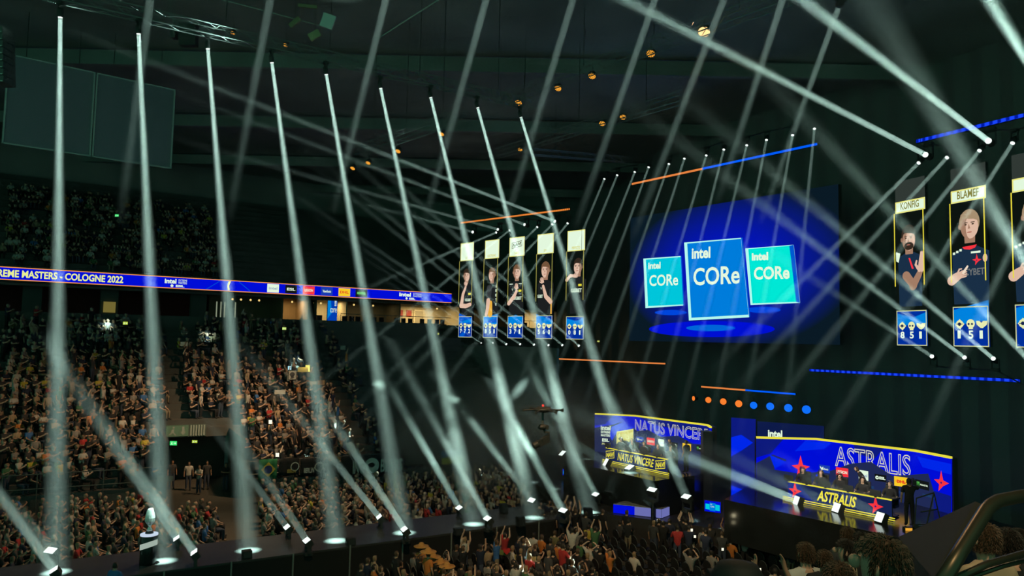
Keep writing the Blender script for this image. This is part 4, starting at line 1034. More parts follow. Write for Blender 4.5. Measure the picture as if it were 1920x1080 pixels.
# ------------------------------------------------------------------ trophy on its plinth
tp = PZ(277, 1056, RWZ + .012)
t = thing('display_plinth', 'black round plinth with a white band and a glowing rim on the runway', 'plinth', tp)
MB().lathe([(.28, 0), (.285, .02), (.285, .98), (.27, 1.0)], tp, 32).build('drum', pbr('plinth_black', (.010, .012, .012), .25), t, True)
MB().lathe([(.27, 1.0), (.30, 1.005), (.30, 1.06), (.27, 1.065)], tp, 32).build('light_rim', emi('plinth_rim', (.55, .66, .80)), t)
m = MB(); n = 32; vs = []
for k in range(n + 1):
    a = 2 * math.pi * k / n; z = .56 - .10 * math.cos(a - math.pi * .92)
    vs += [tp + Vector((.29 * math.cos(a), .29 * math.sin(a), z)), tp + Vector((.29 * math.cos(a), .29 * math.sin(a), z + .20))]
m.add(vs, [(2 * k, 2 * k + 2, 2 * k + 3, 2 * k + 1) for k in range(n)]); m.build('band', emi('plinth_band', (.34, .42, .36)), t)
t = thing('trophy', 'tall silver trophy cup standing on the black plinth', 'trophy', tp + Z3 * 1.067)
SILV = pbr('silver', (.80, .83, .80), .34, .55)
MB().lathe([(.14, 0), (.145, .02), (.12, .07), (.09, .10)], tp + Z3 * 1.067, 20).build('foot', pbr('trophy_foot', (.04, .04, .05), .3), t, True)
MB().lathe([(.10, .09), (.09, .15), (.045, .22), (.05, .27), (.08, .29), (.08, .31), (.05, .33)], tp + Z3 * 1.067, 20).build('stem', SILV, t, True)
MB().lathe([(.06, .32), (.13, .36), (.175, .45), (.17, .55), (.15, .66), (.12, .78), (.10, .86), (.07, .89)], tp + Z3 * 1.067, 24, 0, 1, -.12).build('cup', SILV, t)

# ------------------------------------------------------------------ camera drone
dp_ = P(1018, 768, 22); ex = RT.copy(); ex.z = 0; ex.normalize(); ey = Vector((-ex.y, ex.x, 0))
t = thing('camera_drone', 'large black camera drone hovering in the smoke in front of the left booth', 'drone', dp_ - Z3 * 1.1)
m = MB(); m.ball(dp_, (.30, .26, .09), 14, 8); m.box(dp_ + Z3 * .05, (.34, .22, .08)); m.build('body', BLACK, t, True)
for k in range(6):
    a = math.radians(8 + 60 * k); d = ex * math.cos(a) + ey * math.sin(a); e = dp_ + d * .60 + Z3 * (.02 * math.sin(a) - .02)
    MB().tube([dp_ + d * .15, e], .022, 8).build('arm', BLACK, t)
    mo = MB().tube([e - Z3 * .05, e + Z3 * .05], .035, 10).build('motor', BLACK, t)
    pa = a + .9; pdv = (ex * math.cos(pa) + ey * math.sin(pa))
    b = MB(); side = pdv.cross(Z3)
    b.add([e + Z3 * .06 - pdv * .24 - side * .008, e + Z3 * .06 - side * .022, e + Z3 * .06 + pdv * .24 - side * .008, e + Z3 * .066 + pdv * .24 + side * .008, e + Z3 * .066 + side * .022, e + Z3 * .066 - pdv * .24 + side * .008], [(0, 1, 4, 5), (1, 2, 3, 4)])
    b.build('propeller', BLACK, mo)
MB().ball(dp_ + Z3 * .12, .035, 8, 6).build('beacon', emi('beacon_red', (.95, .06, .04), 1.2), t)
MB().tube([dp_ - Z3 * .05, dp_ - Z3 * .45], .035, 8).build('mast', pbr('grey_mast', (.08, .09, .09), .5), t)
g = dp_ - Z3 * .52
m = MB(); m.ball(g, (.15, .12, .09), 12, 7); m.box(g + ex * .10, (.16, .14, .12)); m.build('gimbal', BLACK, t)
MB().tube([g - Z3 * .05 + ex * .02, g - Z3 * .14 + ex * .08, g - Z3 * .16 + ex * .19, g - Z3 * .40 + ex * .19], .035, 8).build('bracket', BLACK, t)
cd = (-ex * .85 - Z3 * .42 - ey * .3).normalized(); rx, fd, uz = axes(cd); c = g - Z3 * .42 + ex * .02
m = MB(); m.box(c, (.18, .36, .20), (rx, fd, uz)); m.build('camera_body', BLACK, t)
MB().tube([c + fd * .16, c + fd * .34], [.095, .11], 14).build('lens', BLACK, t)

# drifting smoke around the drone and along the stage front
def smoke(c, ax, r, dens, label, scale):
    m = haze('smoke_' + label[:9].replace(' ', '_'), dens); nt = m.node_tree; v = [n for n in nt.nodes if n.type == 'VOLUME_SCATTER'][0]
    tc = nt.nodes.new('ShaderNodeTexCoord'); g = nt.nodes.new('ShaderNodeTexGradient'); g.gradient_type = 'SPHERICAL'; ns = nt.nodes.new('ShaderNodeTexNoise'); ns.inputs['Scale'].default_value = scale; ns.inputs['Detail'].default_value = 3
    mr = nt.nodes.new('ShaderNodeMapRange'); mr.inputs['From Min'].default_value = .38; mr.inputs['From Max'].default_value = .68; mr.inputs['To Max'].default_value = dens
    mu = nt.nodes.new('ShaderNodeMath'); mu.operation = 'MULTIPLY'
    nt.links.new(tc.outputs['Object'], g.inputs[0]); nt.links.new(tc.outputs['Object'], ns.inputs['Vector']); nt.links.new(ns.outputs['Fac'], mr.inputs[0]); nt.links.new(mr.outputs[0], mu.inputs[0]); nt.links.new(g.outputs['Fac'], mu.inputs[1]); nt.links.new(mu.outputs[0], v.inputs['Density'])
    o = MB().ball((0, 0, 0), 1.0, 20, 12).build('smoke', m)
    o.matrix_world = Matrix.Translation(c) @ Matrix(ax).transposed().to_4x4() @ Matrix.Diagonal((*r, 1))
    bm = bmesh.new(); bm.from_mesh(o.data); bmesh.ops.recalc_face_normals(bm, faces=bm.faces); bm.to_mesh(o.data); bm.free()
    return tag(o, label, 'smoke', None, 'stuff')


smoke(P(980, 800, 34), (RT, FW, UP), (7.6, 3.6, 3.4), .24, 'pale smoke drifting behind the drone over the runway', 1.6)
sm_d = (P(1440, 900, 32.5) - P(1120, 800, 34)).normalized(); sm_r = axes(sm_d)
smoke((P(1440, 900, 32.5) + P(1120, 800, 34)) / 2, (sm_d, sm_r[0], sm_r[2]), (5.6, 1.1, 1.2), .26, 'thin smoke trail drifting in front of the left booth', 1.9)

# ------------------------------------------------------------------ LED ribbon on the fascia
rbt = thing('led_ribbon', 'long blue LED ribbon with yellow EXTREME MASTERS - COLOGNE 2022 lettering along the far tier', 'LED ribbon', fac(-30, 0, RZ - .5))
zt_, zb_ = RZ + .52, RZ - .50
S1 = facs(846, RZ)
MB().box(fac((S1 - 14) / 2, 0.02, RZ), (S1 + 14, .12, 1.04), (RD, RN, Z3)).build('casing', BLACK, rbt)
f = Flat(fac(0, -.06, zb_), RD, Z3, None, .012); hgt = zt_ - zb_
f.rect(-14, 0, S1, hgt, BLUE_E, 0)
f.rect(-14, 0, S1, .07, emi('ribbon_orange', (.85, .30, .06)), 1); f.rect(-14, hgt - .07, S1, hgt, emi('ribbon_orange', (.85, .30, .06)), 1)
sx = lambda px: facs(px, RZ, -.06)
a, b = sx(-40), sx(229); f.text('EXTREME MASTERS - COLOGNE 2022', sx(-40), .22, .58, YTXT_E, 3, b - sx(-40), bold=.03)


def ribbon_logo(px):
    s = sx(px); f.text('intel', s, .42, .42, WHITE_E, 3, sx(px + 22) - s, bold=.04); e = sx(px + 26); f.text('EXTREME', e, .64, .18, WHITE_E, 3, sx(px + 42) - e); f.text('MASTERS', e, .42, .18, WHITE_E, 3, sx(px + 42) - e)
    g = sx(px + 14); f.text('ESL', g + .3, .14, .2, WHITE_E, 3, .7, bold=.05); f.ell(g, .24, .12, .12, WHITE_E, 3)


ribbon_logo(307); ribbon_logo(748)
e0 = sx(426); f.poly([(e0, .12), (e0 + .18, .12), (e0 + .10, .5), (e0 + .25, .92), (e0 + .05, .92), (e0 - .05, .5)], YTXT_E, 3)
f.poly([(sx(385), .1), (sx(387), .1), (sx(412), .9), (sx(410), .9)], STATM_E, 2); f.poly([(sx(446), .9), (sx(448), .9), (sx(470), .1), (sx(468), .1)], STATM_E, 2)
for px, m, s_, tm in ((511, WHITE_E, 'intel', emi('intel_grey', (.35, .45, .55))), (545, BLK_E, 'ESL', WHITE_E), (578, RED_E, 'LEGION', WHITE_E), (612, SPON_BLUE, 'ViewSonic', WHITE_E), (645, DHLY, 'DHL', DHLRED), (677, BLK_E, 'MONSTER', GREEN_E)):
    a, b = sx(px - 11), sx(px + 11); f.rect(a, .12, b, hgt - .12, m, 2); f.text(s_, a + (b - a) * .14, .38, .26, tm, 3, (b - a) * .72, bold=.03)
f.build('display', rbt)

# ------------------------------------------------------------------ lit boxes below the ribbon
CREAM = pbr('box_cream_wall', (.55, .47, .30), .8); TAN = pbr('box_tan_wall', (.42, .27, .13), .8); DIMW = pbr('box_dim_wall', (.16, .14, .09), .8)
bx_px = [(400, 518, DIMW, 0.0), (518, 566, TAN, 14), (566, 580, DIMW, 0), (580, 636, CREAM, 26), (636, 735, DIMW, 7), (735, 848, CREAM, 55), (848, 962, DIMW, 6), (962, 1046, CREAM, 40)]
bxw = MB(); bmats = []
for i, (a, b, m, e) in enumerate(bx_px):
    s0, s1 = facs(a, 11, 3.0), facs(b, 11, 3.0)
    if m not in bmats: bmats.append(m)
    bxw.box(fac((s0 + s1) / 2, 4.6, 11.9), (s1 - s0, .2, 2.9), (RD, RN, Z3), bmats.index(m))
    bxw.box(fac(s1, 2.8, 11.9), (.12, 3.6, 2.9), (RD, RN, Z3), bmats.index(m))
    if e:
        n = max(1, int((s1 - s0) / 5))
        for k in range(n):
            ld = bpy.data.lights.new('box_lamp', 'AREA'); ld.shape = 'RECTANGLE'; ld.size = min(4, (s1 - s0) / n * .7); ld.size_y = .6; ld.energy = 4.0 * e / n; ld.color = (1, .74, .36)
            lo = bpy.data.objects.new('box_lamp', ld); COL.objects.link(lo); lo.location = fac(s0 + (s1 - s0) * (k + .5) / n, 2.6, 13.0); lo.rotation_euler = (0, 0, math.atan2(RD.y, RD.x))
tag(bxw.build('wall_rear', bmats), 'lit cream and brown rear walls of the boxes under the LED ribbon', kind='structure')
tag(MB().box(fac((S_END + facs(400, 11, 0)) / 2, 2.6, BXF - .1), (S_END - facs(400, 11, 0), 5.6, .2), (RD, RN, Z3)).build('trim_2', CONC), 'floor slab of the boxes', kind='structure')
tag(MB().box(fac((S_END + facs(400, 11, 0)) / 2, .1, 10.55), (S_END - facs(400, 11, 0), .15, .8), (RD, RN, Z3)).build('trim_3', WALLM), 'dark parapet in front of the boxes', kind='structure')
p = fac(facs(787, 11.6, 4.4), 4.45, BXF)
d = thing('door_1', 'pale door in the lit cream box at the right end of the ribbon', 'door', p, None, 'structure')
MB().box(p + Z3 * 1.05, (1.3, .08, 2.1), (RD, RN, Z3)).build('frame', pbr('door_frame', (.70, .62, .42), .6), d); MB().box(p + Z3 * 1.0 - RN * .05, (1.0, .05, 1.9), (RD, RN, Z3)).build('leaf', pbr('door_leaf', (.36, .32, .22), .5), d)
for i, px in enumerate((752, 768, 742)):
    p = fac(facs(px, 12.2, 4.4), 4.47, 12.2)
    t = tag(MB().box(p, (.62, .05, .70), (RD, RN, Z3)).build('wall_picture', pbr('picture_red', (.40, .06, .05), .7)), 'small red picture on the lit cream box wall', 'picture', 'red pictures in the cream box')
# hanging flag banner with core lettering, its colours made to glow
s0, s1 = facs(615, 11.5, .6), facs(633, 11.5, .6)
fb_ = Flat(fac(s0, .6, 11.0), RD, Z3, None, .012); w = s1 - s0
fb_.rect(0, 0, w, 2.1, emi('flag_blue', (.0, .045, .42)), 0); fb_.poly([(0, .2), (w * .45, .8), (w * .3, 2.1), (0, 2.1)], emi('flag_light_blue', (.0, .20, .62)), 1); fb_.text('core', w * .28, .85, .42, WHITE_E, 2, w * .66)
for q in range(4): fb_.rect(w * .7, 1.5 + q * .14, w * .9, 1.58 + q * .14, WHITE_E, 2)
hb = thing('glowing_flag_banner', 'blue vertical flag banner with core lettering under the ribbon, made to glow', 'screen', fac((s0 + s1) / 2, .6, 11.0))
fb_.build('display', hb); MB().box(fac((s0 + s1) / 2, .68, 12.05), (w * 1.04, .10, 2.14), (RD, RN, Z3)).build('casing', BLACK, hb)
# pendant lamps in the boxes
for i, px in enumerate((436, 452, 470, 486, 548, 590, 602, 664, 700, 820)):
    p = fac(facs(px, 12.6, 1.6), 1.6, 12.75)
    t = thing('pendant_lamp', 'small glowing pendant lamp under the ribbon slab', 'lamp', p, 'pendant lamps in the boxes')
    MB().tube([p + Z3 * .40, p + Z3 * .05], .012, 6).build('cord', BLACK, t); MB().ball(p, .10, 10, 6).build('bulb', emi('pendant_glow', (.95, .66, .22)), t)
# glowing strips that stand for reflections in the glass
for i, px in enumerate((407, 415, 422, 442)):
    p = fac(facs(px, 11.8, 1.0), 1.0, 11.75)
    tag(MB().box(p, (.10, .05, 1.4), (RD, RN, Z3)).build('glass_reflection_strip', emi('glass_glint', (.20, .24, .16))), 'narrow glowing strip for a glass reflection under the ribbon', 'reflection strip', 'glass reflections below the ribbon')
# chairs on the balcony
cm = MB(); cm.box((0, 0, .45), (.5, .5, .1)); cm.box((0, -.22, .72), (.5, .08, .55))
for sx_ in (-.21, .21):
    for sy_ in (-.2, .2): cm.box((sx_, sy_, .2), (.04, .04, .42))
ch0 = None
for i, px in enumerate((647, 660, 672, 688, 702, 716, 744, 757, 770, 792, 806, 820, 830, 600, 590, 905, 985, 1012)):
    p = fac(facs(px, 11, .8), .52, BXF)
    if ch0 is None: ch0 = cm.build('lounge_chair', pbr('chair_black', (.010, .010, .010), .7)); o = ch0
    else: o = ch0.copy(); COL.objects.link(o)
    o.location = p; o.rotation_euler = (0, 0, math.atan2(RD.y, RD.x) + math.pi)
    tag(o, 'black balcony chair in silhouette before the lit boxes', 'chair', 'balcony chairs under the ribbon')
for i, (a, b) in enumerate(((640, 735), (735, 846), (962, 1046))):
    s0, s1 = facs(a, 11.2, 0.15), facs(b, 11.2, .15)
    t = thing('balcony_railing', 'thin metal railing in front of the lit box, %s from the left' % ORD[i], 'railing', fac(s0, .15, 10.9))
    MB().tube([fac(s0, .15, 11.75), fac(s1, .15, 11.75)], .03, 6).build('handrail', TRUSS, t)
    for k in range(int((s1 - s0) / 1.2) + 1): MB().tube([fac(s0 + 1.2 * k, .15, 10.9), fac(s0 + 1.2 * k, .15, 11.75)], .02, 6).build('post', TRUSS, t)
# dark furnishing of the left concourse: pillars, counter, window
for i, px in enumerate((60, 205, 372)):
    p = fac(facs(px, 12, 2.0), 2.0, 11.9)
    tag(MB().box(p, (1.3, .6, 2.8), (RD, RN, Z3)).build('concourse_pillar', pbr('pillar_grey', (.07, .085, .08), .8)), 'dark concrete concourse pillar below the ribbon, %s from the left' % ORD[i], 'pillar')
p = fac(facs(207, 11.6, 1.2), 1.5, 11.6)
tag(MB().box(p, (.9, .08, .9), (RD, RN, Z3)).build('kiosk_light', emi('kiosk_amber', (.16, .13, .03))), 'small dim amber kiosk window below the ribbon at left', 'window light')

# ------------------------------------------------------------------ exit signs
def exit_sign(px, py, d, w, col, label, h=None):
    p = P(px, py, d)
    if label[:6] in ('yellow', 'pale e') and 'high' in label or 'pale exit' in label: p = PL(px, py, st(0, RDEP * 15, 0), SDIR); d = PX(p)[2]
    t = thing('exit_sign', label, 'exit sign', p - Z3 * .1, 'emergency exit signs')
    h = h or w * .6; ex = RT.copy(); ex.z = 0; ex.normalize(); n = Vector((ex.y, -ex.x, 0))
    MB().box(p - n * .04, (w * 1.1, .07, h * 1.15), (ex, n, Z3)).build('casing', BLACK, t)
    f = Flat(p - ex * w / 2 - Z3 * h / 2, ex, Z3, n, .004); f.rect(0, 0, w, h, emi('exit_' + label[:6], col), 0); wt = emi('exit_pictogram', (.75, 1, .7))
    f.ell(w * .30, h * .78, h * .09, h * .09, wt, 1, 8); f.poly([(w * .22, h * .62), (w * .36, h * .66), (w * .34, h * .3), (w * .44, h * .12), (w * .38, h * .1), (w * .28, h * .3), (w * .16, h * .14), (w * .12, h * .2), (w * .22, h * .36)], wt, 1)
    f.poly([(w * .55, h * .42), (w * .75, h * .42), (w * .75, h * .25), (w * .92, h * .5), (w * .75, h * .75), (w * .75, h * .58), (w * .55, h * .58)], wt, 1)
    f.build('face', t)


exit_sign(219, 404, 66, .34, (.05, .80, .18), 'green exit sign high in the dark upper tier')
exit_sign(325, 831, 46, .44, (.10, .90, .12), 'green exit sign in the tunnel mouth of the lower stand')
exit_sign(365, 828, 47, .34, (.45, .60, .05), 'yellow exit sign in the tunnel mouth of the lower stand', .16)
exit_sign(235, 606, 59, .34, (.60, .60, .02), 'yellow exit sign high on the left of the lower stand')
exit_sign(533, 616, 68, .30, (.55, .75, .15), 'pale exit sign below the lit boxes')
exit_sign(821, 626, 72, .24, (.50, .55, .05), 'tiny exit sign at the far right end of the stand')
exit_sign(1122, 640, 62, .20, (.50, .50, .04), 'tiny exit sign by the drapes right of the left banners')
exit_sign(217, 484, 62, .32, (.10, .40, .32), 'pale teal exit sign just above the ribbon lettering')

# ------------------------------------------------------------------ hanging projection screens at upper left
SCRM = pbr('projection_cloth', (.24, .26, .31), .9)
hs0 = P(3, 268, 38); hs1 = P(321, 318, 43.2); dr = (hs1 - hs0); dr.z = 0; L = dr.length; dr.normalize(); nn = Vector((-dr.y, dr.x, 0)); nn = -nn if nn.dot(EYE - hs0) < 0 else nn
zb_ = (hs0.z + hs1.z) / 2
for i, (a, b) in enumerate(((0, .492), (.498, 1))):
    p0 = Vector((hs0.x, hs0.y, zb_)) + dr * L * a; w = L * (b - a)
    t = thing('projection_screen', 'large dark grey hanging screen at the upper left, %s of the pair' % ('left' if i == 0 else 'right'), 'screen', p0)
    MB().box(p0 + dr * w / 2 + Z3 * 2.4 - nn * .05, (w, .06, 4.8), (dr, nn, Z3)).build('cloth', SCRM, t)
    fr = MB(); fm = pbr('screen_frame', (.55, .62, .60), .6)
    for c, s in ((Z3 * .04, (w, .1, .08)), (Z3 * 4.76, (w, .1, .08))): fr.box(p0 + dr * w / 2 + c, s, (dr, nn, Z3))
    for q in (.04, w - .04): fr.box(p0 + dr * q + Z3 * 2.4, (.08, .1, 4.8), (dr, nn, Z3))
    fr.build('frame', fm, t)
    for q in (.2 * w, .8 * w): MB().tube([p0 + dr * q + Z3 * 4.8, p0 + dr * q + Z3 * (26.5 - zb_)], .02, 6).build('hanging_cable', BLACK, t)

# ------------------------------------------------------------------ trusses
def truss(a, b, label, w=.42, cables=3, mat=TRUSS):
    a, b = Vector(a), Vector(b); rx, fd, uz = axes(b - a); L = (b - a).length
    t = thing('lighting_truss', label, 'truss', a)
    c = MB(); cn = [(-1, -1), (1, -1), (1, 1), (-1, 1)]
    for i, j in cn: c.tube([a + rx * (w / 2 * i) + uz * (w / 2 * j), b + rx * (w / 2 * i) + uz * (w / 2 * j)], .028, 6)
    c.build('chords', mat, t)
    m = MB(); n = int(L / w / 1.1)
    for k in range(n):
        p, q = a + fd * (L * k / n), a + fd * (L * (k + 1) / n)
        for s in range(4):
            i, j = cn[s]; i2, j2 = cn[(s + 1) % 4]
            u0, u1 = (i, j), (i2, j2)
            if k % 2: u0, u1 = u1, u0
            m.tube([p + rx * (w / 2 * u0[0]) + uz * (w / 2 * u0[1]), q + rx * (w / 2 * u1[0]) + uz * (w / 2 * u1[1])], .016, 4, cap=False)
    m.build('lacing', mat, t)
    for k in range(cables):
        p = a + fd * (L * (k + .5) / cables) + uz * w / 2
        MB().tube([p, Vector((p.x, p.y, 26.5))], .018, 6).build('hanging_cable', BLACK, t)


z1 = P(950, 185, 42).z
TA, TB = P(935, 190, 42), PZ(1480, -8, z1)
truss(TA, TB, 'long lighting truss with orange lamps running up to the top edge', .55, 4)
z2 = P(935, 287, 47).z
truss(P(935, 287, 47), PZ(1285, 180, z2), 'second lighting truss below the long one, with two orange lamps', .5, 3)
z3 = P(690, 278, 42).z
truss(P(672, 284, 42), PZ(868, 215, z3), 'short lighting truss left of centre under the roof', .5, 3)
bs_ = BASES['runway lamps']; e_ = (bs_[-1] - bs_[0]).normalized(); pa = bs_[0] - e_ * .8 + Z3 * .27; pb = bs_[-1] + e_ * .8 + Z3 * .27
truss(pa, pb, 'straight truss carrying the nine tall white beams', .42, 5)
truss(P(990, 284, 50), P(1180, 300, 56), 'faint far truss behind the second lighting truss', .4, 2)
truss(P(1150, -10, 40), P(960, 60, 44), 'faint roof truss at the top centre', .6, 2, pbr('truss_dark', (.05, .06, .055), .6))


for g_, lab_ in (('big screen lamps', 'black bar carrying the lamps above the big screen'), ('right wing lamps', 'black bar of the lamps over the right banners'), ('right wing low lamps', 'black bar of the lamps below the right banners'), ('left wing lamps', 'black bar of the lamps over the left banners'), ('left wing low lamps', 'black bar of the lamps below the left banners')):
    bs_ = sorted(BASES[g_] + BASES.get(g_.replace(' lamps', ' down lamps'), []), key=lambda q: q.x); t = thing('lighting_bar', lab_, 'lighting bar', bs_[0])
    MB().tube(bs_, .035, 8).build('bar', BLACK, t)
    for q in (bs_[0], bs_[-1]): MB().tube([q, Vector((q.x, q.y, 26.6))], .012, 6).build('hanging_cable', BLACK, t)


# orange blinder lamps
def blinder(px, py, d, r, label, bright=False):
    p = P(px, py, d); fd = Vector((-.25, -.45, -.86)).normalized(); rx, fd, uz = axes(fd)
    t = thing('blinder_lamp', label, 'stage light', p, 'orange lamps under the roof trusses')
    k = r * d / F
    MB().tube([p - fd * .02, p - fd * .12, p - fd * .28], [k * 1.15, k * 1.2, k * .7], 14).build('housing', BLACK, t, True)
    m = MB(); m.tube([p - fd * .02, p], k * (1 if bright else .2), 14)
    if not bright:
        for i in range(6): a = i * math.pi / 3; m.tube([p - fd * .02 + (rx * math.cos(a) + uz * math.sin(a)) * k * .45, p + (rx * math.cos(a) + uz * math.sin(a)) * k * .45], k * .2, 8)
        for i in range(12): a = (i + .5) * math.pi / 6; m.tube([p - fd * .02 + (rx * math.cos(a) + uz * math.sin(a)) * k * .84, p + (rx * math.cos(a) + uz * math.sin(a)) * k * .84], k * .17, 8)
    if r < 4.2: MB().tube([p - fd * .2, Vector((p.x, p.y, 26.99))], .012, 6).build('hanging_cable', BLACK, t)
    m.build('lens', emi('blinder_white', (1.0, .62, .25), 1.5) if bright else emi('blinder_orange', (.95, .40, .04)), t)
    y = MB(); y.box(p - fd * .15 + Z3 * (k + .12), (.06, .06, .3)); y.build('bracket', BLACK, t)
    return p, fd


BL = []
for i, (px, py, r, d, lab) in enumerate([(1320, 60, 11, 34, 'brightest, near the top edge'), (1220, 101, 8, 36, 'second down the long truss'), (1110, 143, 7, 38.5, 'third down the long truss'), (1046, 166, 6.5, 40, 'fourth down the long truss'),
        (972, 193, 6.5, 42, 'at the lower end of the long truss'), (1168, 220, 6, 42, 'right one under the second truss'), (1129, 232, 6, 43, 'left one under the second truss'), (975, 281, 4.5, 46, 'under the near end of the second truss'),
        (828, 252, 4.5, 39.5, 'right end of the short truss'), (746, 284, 5, 41, 'middle of the short truss'), (690, 306, 4.5, 42, 'left of the short truss'), (661, 316, 4.5, 42.5, 'leftmost of all'), (436, 62, 4, 40, 'alone near the top left, first'), (535, 85, 4, 41, 'alone near the top left, second')]):
    BL.append(blinder(px, py, d, r, 'orange lamp under the roof, ' + lab, i == 0))


def warm(p, tgt, e, col=(1, .62, .32), size=.5, spread=70):
    ld = bpy.data.lights.new('blinder_or_fill_lamp', 'AREA'); ld.shape = 'DISK'; ld.size = size; ld.energy = e; ld.color = col; ld.spread = math.radians(spread)
    lo = bpy.data.objects.new('blinder_or_fill_lamp', ld); COL.objects.link(lo)
    rx, fd, uz = axes(Vector(tgt) - p); lo.matrix_world = Matrix.Translation(p + fd * .1) @ Matrix((rx, uz, -fd)).transposed().to_4x4()


for k, (bi, tp_) in enumerate([(11, st(2, 4, 3)), (10, st(12, 6, 4)), (9, st(11, 5, 3)), (9, R0 + RWD * 6 + RWN * 8), (11, R0 - RWD * 2 + RWN * 7)]):
    warm(BL[bi][0], tp_, 125, spread=52)
warm(Vector((-1, 11, 23)), Vector((4, 27, 0)), 330, (1, .60, .30), .8, 62)  # added unseen warm lamp that brightens the near floor crowd
warm(BL[0][0], Vector((7, 10, 5)), 150, (1, .6, .3))

warm(Vector((2.5, 1.5, 15)), Vector((5, 7, 6.5)), 75, (1, .66, .36), .8, 90)  # added unseen lamp over the near stand, warms the closest spectators
warm(PZ(300, 30, 20.6) + Vector((0, -.5, 0)), PZ(277, 1010, 2.8), 26, (.85, 1, .95), .3, 5)  # narrow lamp added under the roof to brighten the trophy
# flood lights and speakers near the roof at the left
for i, (px, py, w, h, d, m, rot) in enumerate([(615, 40, 24, 26, 30, pbr('flood_white', (.75, .80, .76), .6), .35), (590, 66, 22, 14, 31, pbr('flood_cream', (.45, .42, .22), .6), -.5), (553, 42, 24, 9, 31, pbr('flood_tan', (.30, .26, .14), .6), -.7), (577, 12, 36, 6, 31, pbr('flood_tan', (.30, .26, .14), .6), .1)]):
    p = P(px, py, d); k = d / F; ex = (RT * math.cos(rot) - UP * math.sin(rot)); ey = (UP * math.cos(rot) + RT * math.sin(rot))
    t = thing('house_floodlight', 'unlit %s floodlight hanging under the roof, %s from the right' % (('white', 'cream', 'tan', 'thin tan')[i], ORD[i]), 'floodlight', p)
    MB().box(p, (w * k, h * k, .12), (ex, ey, FW)).build('housing', m, t)
    MB().tube([p + UP * h * k / 2, p + UP * (h * k / 2) + Z3 * 1.5], .015, 6).build('hanging_cable', BLACK, t)
    MB().box(p + FW * .1, (w * k * .5, h * k * .6, .1), (ex, ey, FW)).build('bracket', BLACK, t)
for i in range(8):
    p = P(6 + i * .3, 62 + i * 13, 20)
    t = thing('line_array_speaker', 'speaker box in the hanging array at the upper left edge, %s from the top' % ORD[i], 'speaker', p, 'hanging speaker array')
    MB().box(p, (.30, .5, .17), (RT, Vector((RT.y, -RT.x, 0)).normalized(), UP)).build('cabinet', pbr('array_grey', (.06, .07, .065), .5), t)
    MB().box(p - FW * .25 - UP * .05, (.26, .02, .03), (RT, FW, UP)).build('grille_edge', pbr('array_edge', (.45, .5, .45), .4), t)
p = P(331, 62, 33)
t = thing('line_array_cluster', 'dark hanging loudspeaker panel between the second and third tall beams', 'speaker', p)
MB().box(p - RT * .1, (.2, .35, .5), (RT, FW, UP)).build('side_box', pbr('array_grey', (.06, .07, .065), .5), t)
MB().box(p + RT * .55 - UP * .1, (.75, .4, 1.0), (RT, FW, UP)).build('main_box', pbr('array_dark', (.035, .04, .038), .7), t)
cb = []
for k in range(9): cb.append(P(318 + 14 * (k / 8) ** 2, -20 + 80 * k / 8, 33))
tag(MB().tube(cb, .05, 6).build('rigging_chain', pbr('chain_grey', (.16, .17, .16), .5)), 'thick dark chain hanging from the roof at upper left', 'chain')
for i, (a, b, lab) in enumerate((((400, -5), (600, 48), 'left'), ((828, -4), (706, 74), 'right'))):
    pa, pb = P(*a, 30), P(*b, 32)
    tag(MB().tube([pa, pb], .03, 6).build('roof_pipe', pbr('pipe_bright', (.55, .6, .56), .35, .5)), 'bright thin pipe under the roof, the %s one of two' % lab, 'pipe')

